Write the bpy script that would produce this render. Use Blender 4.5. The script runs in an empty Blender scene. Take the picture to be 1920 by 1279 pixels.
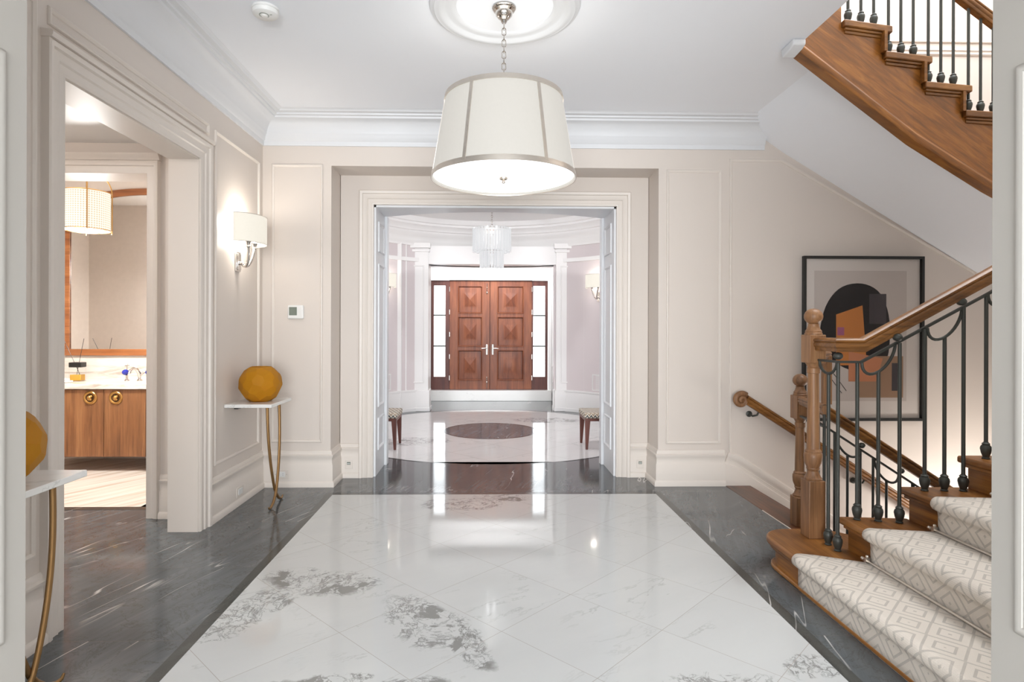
import bpy, bmesh, math, random
from mathutils import Vector, Matrix
random.seed(7)
PI = math.pi
SC = bpy.context.scene
COL = SC.collection

# ------------------------------------------------------------------ camera
cd = bpy.data.cameras.new('camera'); cam = bpy.data.objects.new('camera', cd); COL.objects.link(cam)
cd.sensor_fit = 'HORIZONTAL'; cd.sensor_width = 36.0
cd.lens = 36.0 * 1108.0 / 1920.0
cd.shift_x = (960 - 935) / 1920.0
cd.shift_y = (616.2 - 639.5) / 1920.0
cd.clip_start = 0.05; cd.clip_end = 200
cam.location = (0, 0, 1.35)
cam.rotation_mode = 'XYZ'
_yaw = math.radians(1.2); _roll = 0.0028
_m = Matrix.Rotation(-_yaw, 4, 'Z') @ Matrix.Rotation(PI / 2, 4, 'X') @ Matrix.Rotation(_roll, 4, 'Z')
cam.matrix_world = Matrix.Translation((0, 0, 1.35)) @ _m
SC.camera = cam

# ------------------------------------------------------------------ world, exposure, lights
w = bpy.data.worlds.new('sky'); SC.world = w; w.use_nodes = True
w.node_tree.nodes['Background'].inputs[0].default_value = (0.93, 0.97, 1.0, 1)
w.node_tree.nodes['Background'].inputs[1].default_value = 3.0
SC.view_settings.view_transform = 'Standard'
SC.view_settings.look = 'None'
SC.view_settings.gamma = 1.0
SC.view_settings.use_curve_mapping = False
SC.view_settings.exposure = 0.46
SC.cycles.max_bounces = 10
SC.cycles.diffuse_bounces = 6
SC.cycles.glossy_bounces = 4
SC.cycles.transmission_bounces = 8
SC.cycles.transparent_max_bounces = 16
SC.cycles.sample_clamp_indirect = 8.0
SC.cycles.caustics_reflective = False
SC.cycles.caustics_refractive = False

def light(name, kind, loc, power, color=(1, 1, 1), size=0.1, size_y=None, target=None):
    l = bpy.data.lights.new(name, kind); l.energy = power; l.color = color
    if kind == 'AREA':
        l.size = size
        if size_y: l.shape = 'RECTANGLE'; l.size_y = size_y
    else:
        l.shadow_soft_size = size
    o = bpy.data.objects.new(name, l); COL.objects.link(o); o.location = loc
    if target is not None:
        o.rotation_euler = (Vector(target) - Vector(loc)).to_track_quat('-Z', 'Y').to_euler()
    return o
# unseen fill lights added to brighten the hall and the stairwell
light('window_daylight', 'AREA', (0.1, -4.6, 1.2), 400, (0.96, 0.98, 1.0), 4.4, 2.4, (0.1, 2.0, 2.4))  # added area light behind the camera, no window built there
light('basement_stair_lamp', 'POINT', (4.2, 4.4, -.35), 30, (1, .97, .93), .15)  # added out of view to lift the soffit and stair wall
light('stair_skylight', 'AREA', (3.4, 3.6, 5.9), 90, (0.97, 0.98, 1.0), 2.2, 2.2, (3.4, 3.6, 0))  # added overhead fill, no skylight is modelled

# ------------------------------------------------------------------ materials
def new_mat(name):
    m = bpy.data.materials.new(name); m.use_nodes = True
    nt = m.node_tree
    return m, nt, nt.nodes['Principled BSDF']
def srgb(r, g, b):
    f = lambda c: (c / 255.0 / 12.92) if c <= 10 else ((c / 255.0 + 0.055) / 1.055) ** 2.4
    return (f(r), f(g), f(b), 1)
def N(nt, t, **kw):
    n = nt.nodes.new(t)
    for k, v in kw.items(): setattr(n, k, v)
    return n
def plug(nt, a, b): nt.links.new(a, b)
def math_n(nt, op, a, b=None, c=None, clamp=False):
    n = N(nt, 'ShaderNodeMath', operation=op); n.use_clamp = clamp
    for i, v in enumerate((a, b, c)):
        if v is None: continue
        if isinstance(v, (int, float)): n.inputs[i].default_value = v
        else: plug(nt, v, n.inputs[i])
    return n.outputs[0]
def mixc(nt, fac, a, b, mode='MIX'):
    n = N(nt, 'ShaderNodeMix', data_type='RGBA', blend_type=mode)
    for s, v in ((n.inputs['Factor'], fac), (n.inputs['A'], a), (n.inputs['B'], b)):
        if isinstance(v, (tuple, list, int, float)): s.default_value = v
        else: plug(nt, v, s)
    # colour sockets
    for nm, v in (('A', a), ('B', b)):
        for s in n.inputs:
            if s.name == nm and s.type == 'RGBA':
                if isinstance(v, (tuple, list)): s.default_value = v
                else: plug(nt, v, s)
    return [o for o in n.outputs if o.type == 'RGBA'][0]
def ramp(nt, fac, stops):
    n = N(nt, 'ShaderNodeValToRGB'); r = n.color_ramp
    while len(r.elements) < len(stops): r.elements.new(0.5)
    for e, (p, c) in zip(r.elements, stops):
        e.position = p; e.color = c if isinstance(c, (tuple, list)) else (c, c, c, 1)
    plug(nt, fac, n.inputs[0]); return n.outputs[0]
def noise(nt, vec, scale, detail=4, rough=0.5, dist=0.0):
    n = N(nt, 'ShaderNodeTexNoise')
    n.inputs['Scale'].default_value = scale; n.inputs['Detail'].default_value = detail
    n.inputs['Roughness'].default_value = rough; n.inputs['Distortion'].default_value = dist
    if vec is not None: plug(nt, vec, n.inputs['Vector'])
    return n
def mapping(nt, vec, loc=(0, 0, 0), rot=(0, 0, 0), sc=(1, 1, 1), kind='POINT'):
    n = N(nt, 'ShaderNodeMapping', vector_type=kind)
    n.inputs['Location'].default_value = loc; n.inputs['Rotation'].default_value = rot; n.inputs['Scale'].default_value = sc
    plug(nt, vec, n.inputs['Vector']); return n.outputs[0]
def vmath(nt, op, a, b=None, scale=None):
    n = N(nt, 'ShaderNodeVectorMath', operation=op)
    for i, v in enumerate((a, b)):
        if v is None: continue
        if isinstance(v, (tuple, list)): n.inputs[i].default_value = v
        else: plug(nt, v, n.inputs[i])
    if scale is not None: n.inputs['Scale'].default_value = scale
    return n.outputs['Value'] if op in ('LENGTH', 'DOT_PRODUCT', 'DISTANCE') else n.outputs[0]
def bump(nt, p, h, strength=0.2, dist=0.01):
    b = N(nt, 'ShaderNodeBump'); b.inputs['Strength'].default_value = strength; b.inputs['Distance'].default_value = dist
    plug(nt, h, b.inputs['Height']); plug(nt, b.outputs[0], p.inputs['Normal'])
def pos(nt): return N(nt, 'ShaderNodeNewGeometry').outputs['Position']
def objc(nt): return N(nt, 'ShaderNodeTexCoord').outputs['Object']

def paint(name, col, rough=0.5, spec=0.4):
    m, nt, p = new_mat(name)
    n = noise(nt, pos(nt), 1.3, 3)
    c2 = tuple(c * 0.965 for c in col[:3]) + (1,)
    plug(nt, mixc(nt, n.outputs['Fac'], col, c2), p.inputs['Base Color'])
    p.inputs['Roughness'].default_value = rough
    p.inputs['Specular IOR Level'].default_value = spec
    n2 = noise(nt, pos(nt), 180, 2); bump(nt, p, n2.outputs['Fac'], 0.03, 0.002)
    return m
def simple(name, col, rough=0.4, metal=0.0, **kw):
    m, nt, p = new_mat(name)
    n = noise(nt, objc(nt), 25, 3)
    c2 = tuple(c * 0.9 for c in col[:3]) + (1,)
    plug(nt, mixc(nt, n.outputs['Fac'], col, c2), p.inputs['Base Color'])
    p.inputs['Roughness'].default_value = rough; p.inputs['Metallic'].default_value = metal
    for k, v in kw.items(): p.inputs[k.replace('_', ' ')].default_value = v
    return m
def emit(name, col, strength, base=None, rough=0.6):
    m, nt, p = new_mat(name)
    n = noise(nt, objc(nt), 60, 2)
    c2 = tuple(c * 0.94 for c in col[:3]) + (1,)
    c = mixc(nt, n.outputs['Fac'], col, c2)
    plug(nt, c, p.inputs['Emission Color']); p.inputs['Emission Strength'].default_value = strength
    p.inputs['Base Color'].default_value = base or col
    p.inputs['Roughness'].default_value = rough
    return m
def wood(name, dark, mid, lite, axis='x', scale=1.0, rough=0.35, coat=0.25):
    m, nt, p = new_mat(name)
    s = {'x': (1.2, 22, 22), 'y': (22, 1.2, 22), 'z': (22, 22, 1.2)}[axis]
    v = mapping(nt, pos(nt), sc=tuple(k * scale for k in s))
    n1 = noise(nt, v, 1.0, 6, 0.6, 0.6)
    s2 = tuple(k * 5 if k > 2 else k * 3 for k in s)
    n2 = noise(nt, mapping(nt, pos(nt), sc=s2), 1.0, 3, 0.6)
    s3 = tuple(k * 0.12 if k > 2 else k * 0.5 for k in s)
    n3 = noise(nt, mapping(nt, pos(nt), sc=s3), 1.6, 2, 0.5, 1.0)
    f = math_n(nt, 'ADD', math_n(nt, 'MULTIPLY', n1.outputs['Fac'], 0.55), math_n(nt, 'MULTIPLY', n3.outputs['Fac'], 0.45))
    c = ramp(nt, f, [(0.36, dark), (0.5, mid), (0.64, lite)])
    pores = ramp(nt, n2.outputs['Fac'], [(0.36, 0.55), (0.47, 1.0)])
    plug(nt, mixc(nt, 0.55, c, pores, 'MULTIPLY'), p.inputs['Base Color'])
    p.inputs['Roughness'].default_value = rough
    p.inputs['Coat Weight'].default_value = coat; p.inputs['Coat Roughness'].default_value = 0.2
    bump(nt, p, n2.outputs['Fac'], 0.08, 0.002)
    return m
def ridged(nt, vec, scale, detail, rough, dist, w0, w1):
    """thin vein lines where a noise crosses its middle: 1 on the line, 0 away"""
    n = noise(nt, vec, scale, detail, rough, dist)
    d = math_n(nt, 'ABSOLUTE', math_n(nt, 'SUBTRACT', n.outputs['Fac'], 0.5))
    mr = N(nt, 'ShaderNodeMapRange'); mr.interpolation_type = 'SMOOTHSTEP'
    mr.inputs['From Min'].default_value = w0; mr.inputs['From Max'].default_value = w1
    mr.inputs['To Min'].default_value = 1; mr.inputs['To Max'].default_value = 0
    plug(nt, d, mr.inputs['Value']); return mr.outputs[0]
def blob(nt, vec, cx, cy, ang, rx, ry):
    v = mapping(nt, vec, (cx, cy, 0), (0, 0, ang), (rx, ry, 1000), 'TEXTURE')
    l = vmath(nt, 'LENGTH', v)
    return math_n(nt, 'SUBTRACT', 1.0, l, clamp=True)

def white_marble(name, blobs=(), tiled=True, cx=0.072, cy=2.633, pitch=0.72, rough=0.06, tone=(200, 202, 201)):
    m, nt, p = new_mat(name)
    P = pos(nt)
    sx = N(nt, 'ShaderNodeSeparateXYZ'); plug(nt, P, sx.inputs[0])
    x, y = sx.outputs[0], sx.outputs[1]
    a = math_n(nt, 'DIVIDE', math_n(nt, 'ADD', x, math_n(nt, 'SUBTRACT', y, cx + cy)), pitch)
    b = math_n(nt, 'DIVIDE', math_n(nt, 'SUBTRACT', math_n(nt, 'SUBTRACT', x, y), cx - cy), pitch)
    if tiled:
        wn = N(nt, 'ShaderNodeTexWhiteNoise', noise_dimensions='2D')
        cb = N(nt, 'ShaderNodeCombineXYZ'); plug(nt, math_n(nt, 'FLOOR', a), cb.inputs[0]); plug(nt, math_n(nt, 'FLOOR', b), cb.inputs[1])
        plug(nt, cb.outputs[0], wn.inputs['Vector'])
        off = vmath(nt, 'SCALE', wn.outputs['Color'], scale=30.0)
        V = vmath(nt, 'ADD', P, off)
    else:
        V = P
    V2 = mapping(nt, mapping(nt, V, rot=(0, 0, -.55)), sc=(0.8, 2.6, 2.6))
    wv = noise(nt, V2, 1.6, 5, 0.6)
    f1 = ridged(nt, V2, 1.5, 6, 0.6, 0.4, 0.0, 0.014)
    m1 = ramp(nt, noise(nt, V, 2.0, 2).outputs['Fac'], [(0.5, 0.0), (0.66, 1.0)])
    f1 = math_n(nt, 'MULTIPLY', f1, m1)
    base = mixc(nt, wv.outputs['Fac'], srgb(*tone), srgb(tone[0] - 11, tone[1] - 11, tone[2] - 10))
    grey = srgb(150, 150, 148)
    c = mixc(nt, math_n(nt, 'MULTIPLY', f1, 0.42), base, grey)
    if blobs:
        warp = noise(nt, P, 3.2, 5, 0.65)
        Pw = vmath(nt, 'ADD', P, vmath(nt, 'SCALE', vmath(nt, 'SUBTRACT', warp.outputs['Color'], (0.5, 0.5, 0.5)), scale=0.30))
        acc = None
        for bb in blobs:
            v = blob(nt, Pw, *bb)
            acc = v if acc is None else math_n(nt, 'MAXIMUM', acc, v)
        mask = ramp(nt, acc, [(0.12, 0.0), (0.30, 1.0)])
        net = ridged(nt, P, 5.0, 7, 0.66, 0.9, 0.004, 0.030)
        net2 = ridged(nt, mapping(nt, P, loc=(5, 3, 0)), 11.0, 5, 0.65, 0.8, 0.004, 0.03)
        net = math_n(nt, 'MAXIMUM', net, math_n(nt, 'MULTIPLY', net2, 0.7))
        fill = ramp(nt, noise(nt, mapping(nt, P, loc=(9, 1, 0)), 3.6, 7, 0.6, 0.5).outputs['Fac'], [(0.575, 0.0), (0.59, 1.0)])
        nf = math_n(nt, 'MAXIMUM', math_n(nt, 'MULTIPLY', net, 0.8), math_n(nt, 'MULTIPLY', fill, 0.85))
        c = mixc(nt, math_n(nt, 'MULTIPLY', mask, nf), c, srgb(122, 122, 119))
    if tiled:
        ja = math_n(nt, 'ABSOLUTE', math_n(nt, 'SUBTRACT', math_n(nt, 'FRACT', math_n(nt, 'ADD', a, 0.5)), 0.5))
        jb = math_n(nt, 'ABSOLUTE', math_n(nt, 'SUBTRACT', math_n(nt, 'FRACT', math_n(nt, 'ADD', b, 0.5)), 0.5))
        j = math_n(nt, 'LESS_THAN', math_n(nt, 'MINIMUM', ja, jb), 0.0024)
        c = mixc(nt, j, c, srgb(166, 160, 155))
    plug(nt, c, p.inputs['Base Color'])
    p.inputs['Roughness'].default_value = rough
    p.inputs['IOR'].default_value = 1.5
    return m
def grey_marble(name, x0=0.072, rough=0.09, joints=True, lo=(72, 77, 80), hi=(105, 109, 111)):
    m, nt, p = new_mat(name)
    P = pos(nt)
    sx = N(nt, 'ShaderNodeSeparateXYZ'); plug(nt, P, sx.inputs[0])
    yy = math_n(nt, 'DIVIDE', math_n(nt, 'SUBTRACT', sx.outputs[1], 2.577), 0.785)
    iy = math_n(nt, 'FLOOR', yy)
    cb = N(nt, 'ShaderNodeCombineXYZ'); plug(nt, math_n(nt, 'MULTIPLY', iy, 3.7), cb.inputs[0]); plug(nt, math_n(nt, 'MULTIPLY', iy, 7.1), cb.inputs[1])
    V = vmath(nt, 'ADD', P, cb.outputs[0])
    V2 = mapping(nt, mapping(nt, V, rot=(0, 0, -1.25)), sc=(0.55, 4.2, 4.2))
    V3 = mapping(nt, mapping(nt, V, rot=(0, 0, -1.25)), sc=(1.2, 13, 13))
    n1 = noise(nt, V2, 1.3, 7, 0.62, 0.8)
    n2 = noise(nt, V3, 2.2, 6, 0.7, 0.4)
    f = math_n(nt, 'ADD', math_n(nt, 'MULTIPLY', n1.outputs['Fac'], 0.6), math_n(nt, 'MULTIPLY', n2.outputs['Fac'], 0.4))
    c = ramp(nt, f, [(0.32, srgb(*lo)), (0.5, srgb(*[(a + b) / 2 for a, b in zip(lo, hi)])), (0.68, srgb(*hi))])
    dk = ridged(nt, V, 5.5, 8, 0.7, 0.8, 0.0, 0.018)
    c = mixc(nt, math_n(nt, 'MULTIPLY', dk, 0.6), c, srgb(58, 57, 55))
    wv = ridged(nt, V2, 0.9, 3, 0.45, 0.1, 0.0, 0.0065)
    wm = ramp(nt, noise(nt, V, 1.7, 2).outputs['Fac'], [(0.50, 0.0), (0.60, 1.0)])
    c = mixc(nt, math_n(nt, 'MULTIPLY', wv, math_n(nt, 'MULTIPLY', wm, 0.85)), c, srgb(205, 203, 200))
    if joints:
        j = math_n(nt, 'ABSOLUTE', math_n(nt, 'SUBTRACT', math_n(nt, 'FRACT', math_n(nt, 'ADD', yy, 0.5)), 0.5))
        c = mixc(nt, math_n(nt, 'LESS_THAN', j, 0.0018), c, srgb(98, 96, 94))
    plug(nt, c, p.inputs['Base Color'])
    p.inputs['Roughness'].default_value = rough
    return m

MAT = {}
MAT['wall'] = paint('cream wall paint', srgb(214, 205, 197), 0.42)
MAT['trim'] = paint('cream trim paint', srgb(221, 213, 205), 0.38)
MAT['jamb'] = paint('white jamb paint', srgb(226, 228, 231), 0.4)
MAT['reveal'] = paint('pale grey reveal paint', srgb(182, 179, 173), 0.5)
MAT['ceil'] = paint('white ceiling paint', srgb(240, 243, 248), 0.75, 0.2)
MAT['crown'] = paint('white crown paint', srgb(218, 220, 223), 0.5)
MAT['pink'] = paint('pale rose wall paint', srgb(216, 207, 208), 0.4)
MAT['white'] = paint('white satin paint', srgb(238, 237, 236), 0.35)
VB = [(-0.86, 3.16, -0.2, 0.42, 0.17), (-1.12, 2.82, 1.2, 0.36, 0.15), (-0.30, 2.74, -1.0, 0.34, 0.20), (-0.14, 2.56, -0.8, 0.34, 0.10),
      (-0.18, 4.55, 0.1, 0.42, 0.22), (0.85, 2.2, 0.2, 0.35, 0.12), (-0.45, 2.22, 0.0, 0.5, 0.10), (1.36, 2.34, 0.4, 0.2, 0.12), (0.1, 4.7, 0, 0.3, 0.15)]
MAT['marble'] = white_marble('polished white marble tiles', VB)
MAT['marble_disc'] = white_marble('polished white marble disc', [(-0.9, 7.1, 0, 0.6, 0.3), (0.9, 8.7, 0, 0.6, 0.3)], tiled=True, cx=0.07, cy=7.8, pitch=0.9, tone=(228, 228, 227))
MAT['marble_top'] = white_marble('white marble slab', (), tiled=False, rough=0.15, tone=(238, 238, 235))
MAT['grey'] = grey_marble('polished grey marble')
MAT['grey_disc'] = grey_marble('grey marble inlay', joints=False, lo=(100, 102, 106), hi=(138, 139, 143))
MAT['border'] = grey_marble('dark stone border', joints=False, lo=(58, 60, 58), hi=(74, 76, 73), rough=0.15)
MAT['oak'] = wood('oak grain along x', srgb(88, 54, 22), srgb(122, 78, 32), srgb(152, 104, 50), 'x', rough=.42, coat=.1)
MAT['oak_y'] = wood('oak grain along y', srgb(94, 58, 24), srgb(130, 82, 34), srgb(160, 108, 50), 'y', rough=.42, coat=.12)
MAT['oak_z'] = wood('oak grain upright', srgb(100, 68, 42), srgb(134, 94, 60), srgb(160, 118, 80), 'z', rough=.5, coat=.08)
MAT['oak_dark'] = wood('dark oak', srgb(62, 34, 16), srgb(88, 50, 26), srgb(112, 66, 34), 'y')
MAT['walnut'] = wood('walnut veneer', srgb(98, 62, 36), srgb(132, 88, 54), srgb(154, 108, 70), 'z', 0.8, 0.4, 0.1)
MAT['teak'] = wood('teak mirror frame wood', srgb(122, 72, 38), srgb(156, 96, 54), srgb(182, 120, 74), 'x', 0.7)
MAT['mahog'] = wood('mahogany door wood', srgb(98, 48, 28), srgb(126, 68, 40), srgb(144, 84, 52), 'z', 0.8, 0.5, 0.05)
MAT['mahog_dark'] = wood('dark mahogany frame wood', srgb(66, 32, 26), srgb(88, 46, 38), srgb(104, 58, 48), 'z', 0.8, .5, .05)
MAT['iron'] = simple('dark bronze iron', srgb(66, 68, 64), 0.45, 0.35)
MAT['chrome'] = simple('polished nickel', srgb(214, 208, 202), 0.12, 1.0)
MAT['steel'] = simple('brushed nickel', srgb(228, 220, 210), 0.38, 1.0)
MAT['brass'] = simple('brass', srgb(205, 160, 96), 0.28, 1.0)
MAT['gilt'] = simple('aged gilt iron', srgb(160, 126, 84), 0.42, 0.85)
MAT['black'] = simple('black lacquer', srgb(28, 28, 27), 0.35)
MAT['plastic'] = simple('white plastic', srgb(232, 232, 230), 0.4)
MAT['lcd'] = simple('grey display', srgb(120, 128, 118), 0.3)
MAT['shade'] = emit('lit linen shade', (0.97, 0.94, 0.88, 1), 0.36, srgb(122, 119, 113))
MAT['shade_sconce'] = emit('lit cream linen shade', (1.0, 0.95, 0.84, 1), 0.50, srgb(150, 146, 136))
MAT['diffuser'] = emit('lit frosted diffuser', (1, 0.99, 0.96, 1), 1.0, srgb(240, 240, 236))
MAT['shade_warm'] = emit('lit cream shade', (1, 0.88, 0.72, 1), 0.6, srgb(236, 228, 212))
# ------------------------------------------------------------------ mesh helpers
class M:
    def __init__(s): s.v = []; s.f = []; s.uv = None
    def add(s, vs, fs):
        o = len(s.v); s.v += [tuple(p) for p in vs]; s.f += [tuple(i + o for i in f) for f in fs]; return s
    def box(s, x0, x1, y0, y1, z0, z1):
        if x0 > x1: x0, x1 = x1, x0
        if y0 > y1: y0, y1 = y1, y0
        if z0 > z1: z0, z1 = z1, z0
        v = [(x0, y0, z0), (x1, y0, z0), (x1, y1, z0), (x0, y1, z0), (x0, y0, z1), (x1, y0, z1), (x1, y1, z1), (x0, y1, z1)]
        return s.add(v, [(0, 3, 2, 1), (4, 5, 6, 7), (0, 1, 5, 4), (1, 2, 6, 5), (2, 3, 7, 6), (3, 0, 4, 7)])
    def prism(s, poly, a, b, axis='z'):
        """poly 2D points extruded from a to b along axis ('z': xy, 'y': xz, 'x': yz)"""
        n = len(poly)
        def P(p, t): return {'z': (p[0], p[1], t), 'y': (p[0], t, p[1]), 'x': (t, p[0], p[1])}[axis]
        v = [P(p, a) for p in poly] + [P(p, b) for p in poly]
        return s.add(v, [tuple(range(n)), tuple(range(2 * n - 1, n - 1, -1))] + [(i, i + n, (i + 1) % n + n, (i + 1) % n) for i in range(n)])
    def lathe(s, prof, c=(0, 0, 0), n=24, mat=None, sweep=(0, 2 * PI), ell=(1, 1)):
        """prof: (radius, height) pairs round the local z axis through c"""
        full = abs(sweep[1] - sweep[0] - 2 * PI) < 1e-6
        k = n if full else n + 1; vs = []
        for i in range(k):
            a = sweep[0] + (sweep[1] - sweep[0]) * i / n
            for r, z in prof:
                p = Vector((r * math.cos(a) * ell[0], r * math.sin(a) * ell[1], z))
                if mat is not None: p = mat @ p
                vs.append((p[0] + c[0], p[1] + c[1], p[2] + c[2]))
        q = len(prof); fs = []
        for i in range(n):
            j = (i + 1) % k
            for t in range(q - 1):
                fs.append((i * q + t, j * q + t, j * q + t + 1, i * q + t + 1))
        return s.add(vs, fs)
    def ball(s, c, r, n=16, sz=1.0):
        q = n // 2
        return s.lathe([(max(r * math.sin(PI * i / q), 1e-5), -r * sz * math.cos(PI * i / q)) for i in range(q + 1)], c, n)
    def tube(s, pts, r, n=10, closed=False, caps=True, flat=1.0, up=None):
        """round (or flattened) tube along pts; r number or list"""
        pts = [Vector(p) for p in pts]; k = len(pts); rings = []
        U = Vector(up) if up else None
        prev = None
        for i, p in enumerate(pts):
            if closed: d = pts[(i + 1) % k] - pts[i - 1]
            else: d = pts[min(i + 1, k - 1)] - pts[max(i - 1, 0)]
            d.normalize()
            if U is not None: a = d.cross(U)
            elif prev is None:
                a = d.cross(Vector((0, 0, 1)))
                if a.length < 0.1: a = d.cross(Vector((1, 0, 0)))
            else: a = prev - d * prev.dot(d)
            a.normalize(); prev = a; b = d.cross(a)
            rr = r[i] if isinstance(r, (list, tuple)) else r
            rings.append([p + a * (rr * math.cos(2 * PI * j / n)) + b * (rr * flat * math.sin(2 * PI * j / n)) for j in range(n)])
        vs = [q for R in rings for q in R]; fs = []
        for i in range(k if closed else k - 1):
            o, o2 = i * n, ((i + 1) % k) * n
            for j in range(n): fs.append((o + j, o + (j + 1) % n, o2 + (j + 1) % n, o2 + j))
        if caps and not closed:
            fs.append(tuple(range(n))[::-1]); fs.append(tuple(range((k - 1) * n, k * n)))
        return s.add(vs, fs)
    def cyl(s, a, b, r, n=14): return s.tube([a, b], r, n)
    def sweep(s, pts, prof, up=(0, 0, 1), closed=False, caps=True):
        """2D profile (side, up) carried along pts with mitred corners; 'up' stays as upright as it can"""
        pts = [Vector(p) for p in pts]; k = len(pts); U = Vector(up); vs = []
        n = len(prof)
        for i, p in enumerate(pts):
            d1 = (pts[i] - pts[i - 1]) if (i > 0 or closed) else (pts[1] - pts[0])
            d2 = (pts[(i + 1) % k] - pts[i]) if (i < k - 1 or closed) else d1
            d1 = d1.normalized(); d2 = d2.normalized(); t = (d1 + d2).normalized()
            side1 = d1.cross(U).normalized()
            u1 = side1.cross(d1).normalized()
            for a, b in prof:
                q = p + side1 * a + u1 * b
                # slide along d1 onto the mitre plane
                den = d1.dot(t); lam = (p - q).dot(t) / den
                vs.append(q + d1 * lam)
        fs = []
        for i in range(k if closed else k - 1):
            o, o2 = i * n, ((i + 1) % k) * n
            for j in range(n): fs.append((o + j, o + (j + 1) % n, o2 + (j + 1) % n, o2 + j))
        if caps and not closed: fs.append(tuple(range(n))[::-1]); fs.append(tuple(range((k - 1) * n, k * n)))
        return s.add(vs, fs)
    def mould(s, pts, n, prof, closed=False, flip=False):
        """moulding on a plane with normal n; profile (offset to the side in the plane, height off the plane)"""
        pts = [Vector(p) for p in pts]; n = Vector(n).normalized(); k = len(pts); vs = []; q = len(prof); sg = -1 if flip else 1
        for i, p in enumerate(pts):
            d1 = (pts[i] - pts[i - 1]) if (i > 0 or closed) else (pts[1] - pts[0])
            d2 = (pts[(i + 1) % k] - pts[i]) if (i < k - 1 or closed) else d1
            d1 = d1.normalized(); d2 = d2.normalized()
            a = n.cross(d1) * sg; b = n.cross(d2) * sg
            m = (a + b) / (1 + a.dot(b))
            for o, h in prof: vs.append(p + m * o + n * h)
        fs = []
        for i in range(k if closed else k - 1):
            o, o2 = i * q, ((i + 1) % k) * q
            for j in range(q): fs.append((o + j, o + (j + 1) % q, o2 + (j + 1) % q, o2 + j))
        if not closed: fs.append(tuple(range(q))[::-1]); fs.append(tuple(range((k - 1) * q, k * q)))
        return s.add(vs, fs)
    def xf(s, mat):
        s.v = [tuple(mat @ Vector(p)) for p in s.v]; return s

def root_loc(o):
    v = Vector((0, 0, 0))
    while o is not None: v = v + o.location; o = o.parent
    return v
def obj(name, m, mat, parent=None, world=True, bev=0, smooth=40, seg=2):
    """links the collected shapes as ONE mesh object; with world=True the shapes are in room coordinates and are re-based on the parent"""
    me = bpy.data.meshes.new(name)
    off = root_loc(parent) if (parent is not None and world) else Vector((0, 0, 0))
    me.from_pydata([(Vector(p) - off)[:] for p in m.v], [], m.f)
    bm = bmesh.new(); bm.from_mesh(me)
    bmesh.ops.remove_doubles(bm, verts=bm.verts, dist=1e-5)
    bmesh.ops.recalc_face_normals(bm, faces=bm.faces)
    bm.to_mesh(me); bm.free()
    if smooth:
        me.shade_smooth(); me.set_sharp_from_angle(angle=math.radians(smooth))
    me.materials.append(MAT[mat] if isinstance(mat, str) else mat)
    o = bpy.data.objects.new(name, me); COL.objects.link(o)
    if parent is not None: o.parent = parent
    if bev:
        b = o.modifiers.new('bevel', 'BEVEL'); b.width = bev; b.segments = seg; b.limit_method = 'ANGLE'; b.angle_limit = math.radians(40)
    return o
def tag(o, label, cat, group=None):
    o['label'] = label; o['category'] = cat
    if group: o['group'] = group
    return o
def struct(name, m, mat, bev=0, smooth=40, parent=None):
    o = obj(name, m, mat, parent, bev=bev, smooth=smooth)
    if parent is None: o['kind'] = 'structure'
    return o
def thing(name, label, cat, loc=(0, 0, 0), rotz=0, group=None):
    o = bpy.data.objects.new(name, None); COL.objects.link(o); o.location = loc; o.rotation_euler = (0, 0, rotz)
    o.empty_display_size = 0.1
    return tag(o, label, cat, group)
def dup(root, loc, rotz, label, group=None):
    def cp(o, par):
        c = o.copy(); COL.objects.link(c); c.parent = par
        for ch in [x for x in list(COL.objects) if x.parent == o and x is not c]: cp(ch, c)
        return c
    kids = [x for x in list(COL.objects) if x.parent == root]
    r = root.copy(); COL.objects.link(r); r.location = loc; r.rotation_euler = (0, 0, rotz); r['label'] = label
    if group: r['group'] = group
    for k in kids: cp(k, r)
    return r
def lerp(a, b, t): return a + (b - a) * t
def interp(tab, x):
    if x <= tab[0][0]: return tab[0][1]
    for (a, p), (b, q) in zip(tab, tab[1:]):
        if x <= b: return lerp(p, q, (x - a) / (b - a))
    return tab[-1][1]

# ------------------------------------------------------------------ moulding profiles
BEAD = [(0, 0), (0, .006), (.004, .012), (.011, .014), (.017, .009), (.022, .006), (.024, 0)]
CASE = [(0, 0), (0, .016), (.012, .022), (.022, .018), (.045, .020), (.052, .028), (.060, .024), (.092, .026), (.098, .038), (.118, .042), (.125, .036), (.125, 0)]
BASE = [(0, 0), (.038, 0), (.038, .034), (.030, .044), (.024, .048), (.022, .19), (.017, .196), (.017, .243), (.024, .252), (.026, .268), (.014, .276), (.014, .292), (.006, .306), (0, .308)]
CROWN = [(0, 2.900), (.014, 2.900), (.018, 2.935), (.030, 2.945), (.036, 2.975), (.050, 2.990), (.052, 3.000), (.064, 3.030), (.088, 3.062), (.118, 3.082), (.150, 3.092), (.156, 3.106), (.176, 3.110), (.180, 3.122), (.214, 3.126), (.222, 3.136), (.240, 3.1435), (0, 3.1435)]
def rect(a, b, plane, c):
    """closed rectangle loop; plane 'x': (y,z) at x=c; plane 'y': (x,z) at y=c"""
    (u0, v0), (u1, v1) = a, b
    L = [(u0, v0), (u1, v0), (u1, v1), (u0, v1)]
    return [(c, u, v) if plane == 'x' else (u, c, v) for u, v in L]
# ================================================================== THE SETTING
XL = -1.906; YB = 5.07; YR = 5.38; ZC = 3.1435
FX, FY, FR = 0.075, 7.82, 2.22        # round foyer
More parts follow.
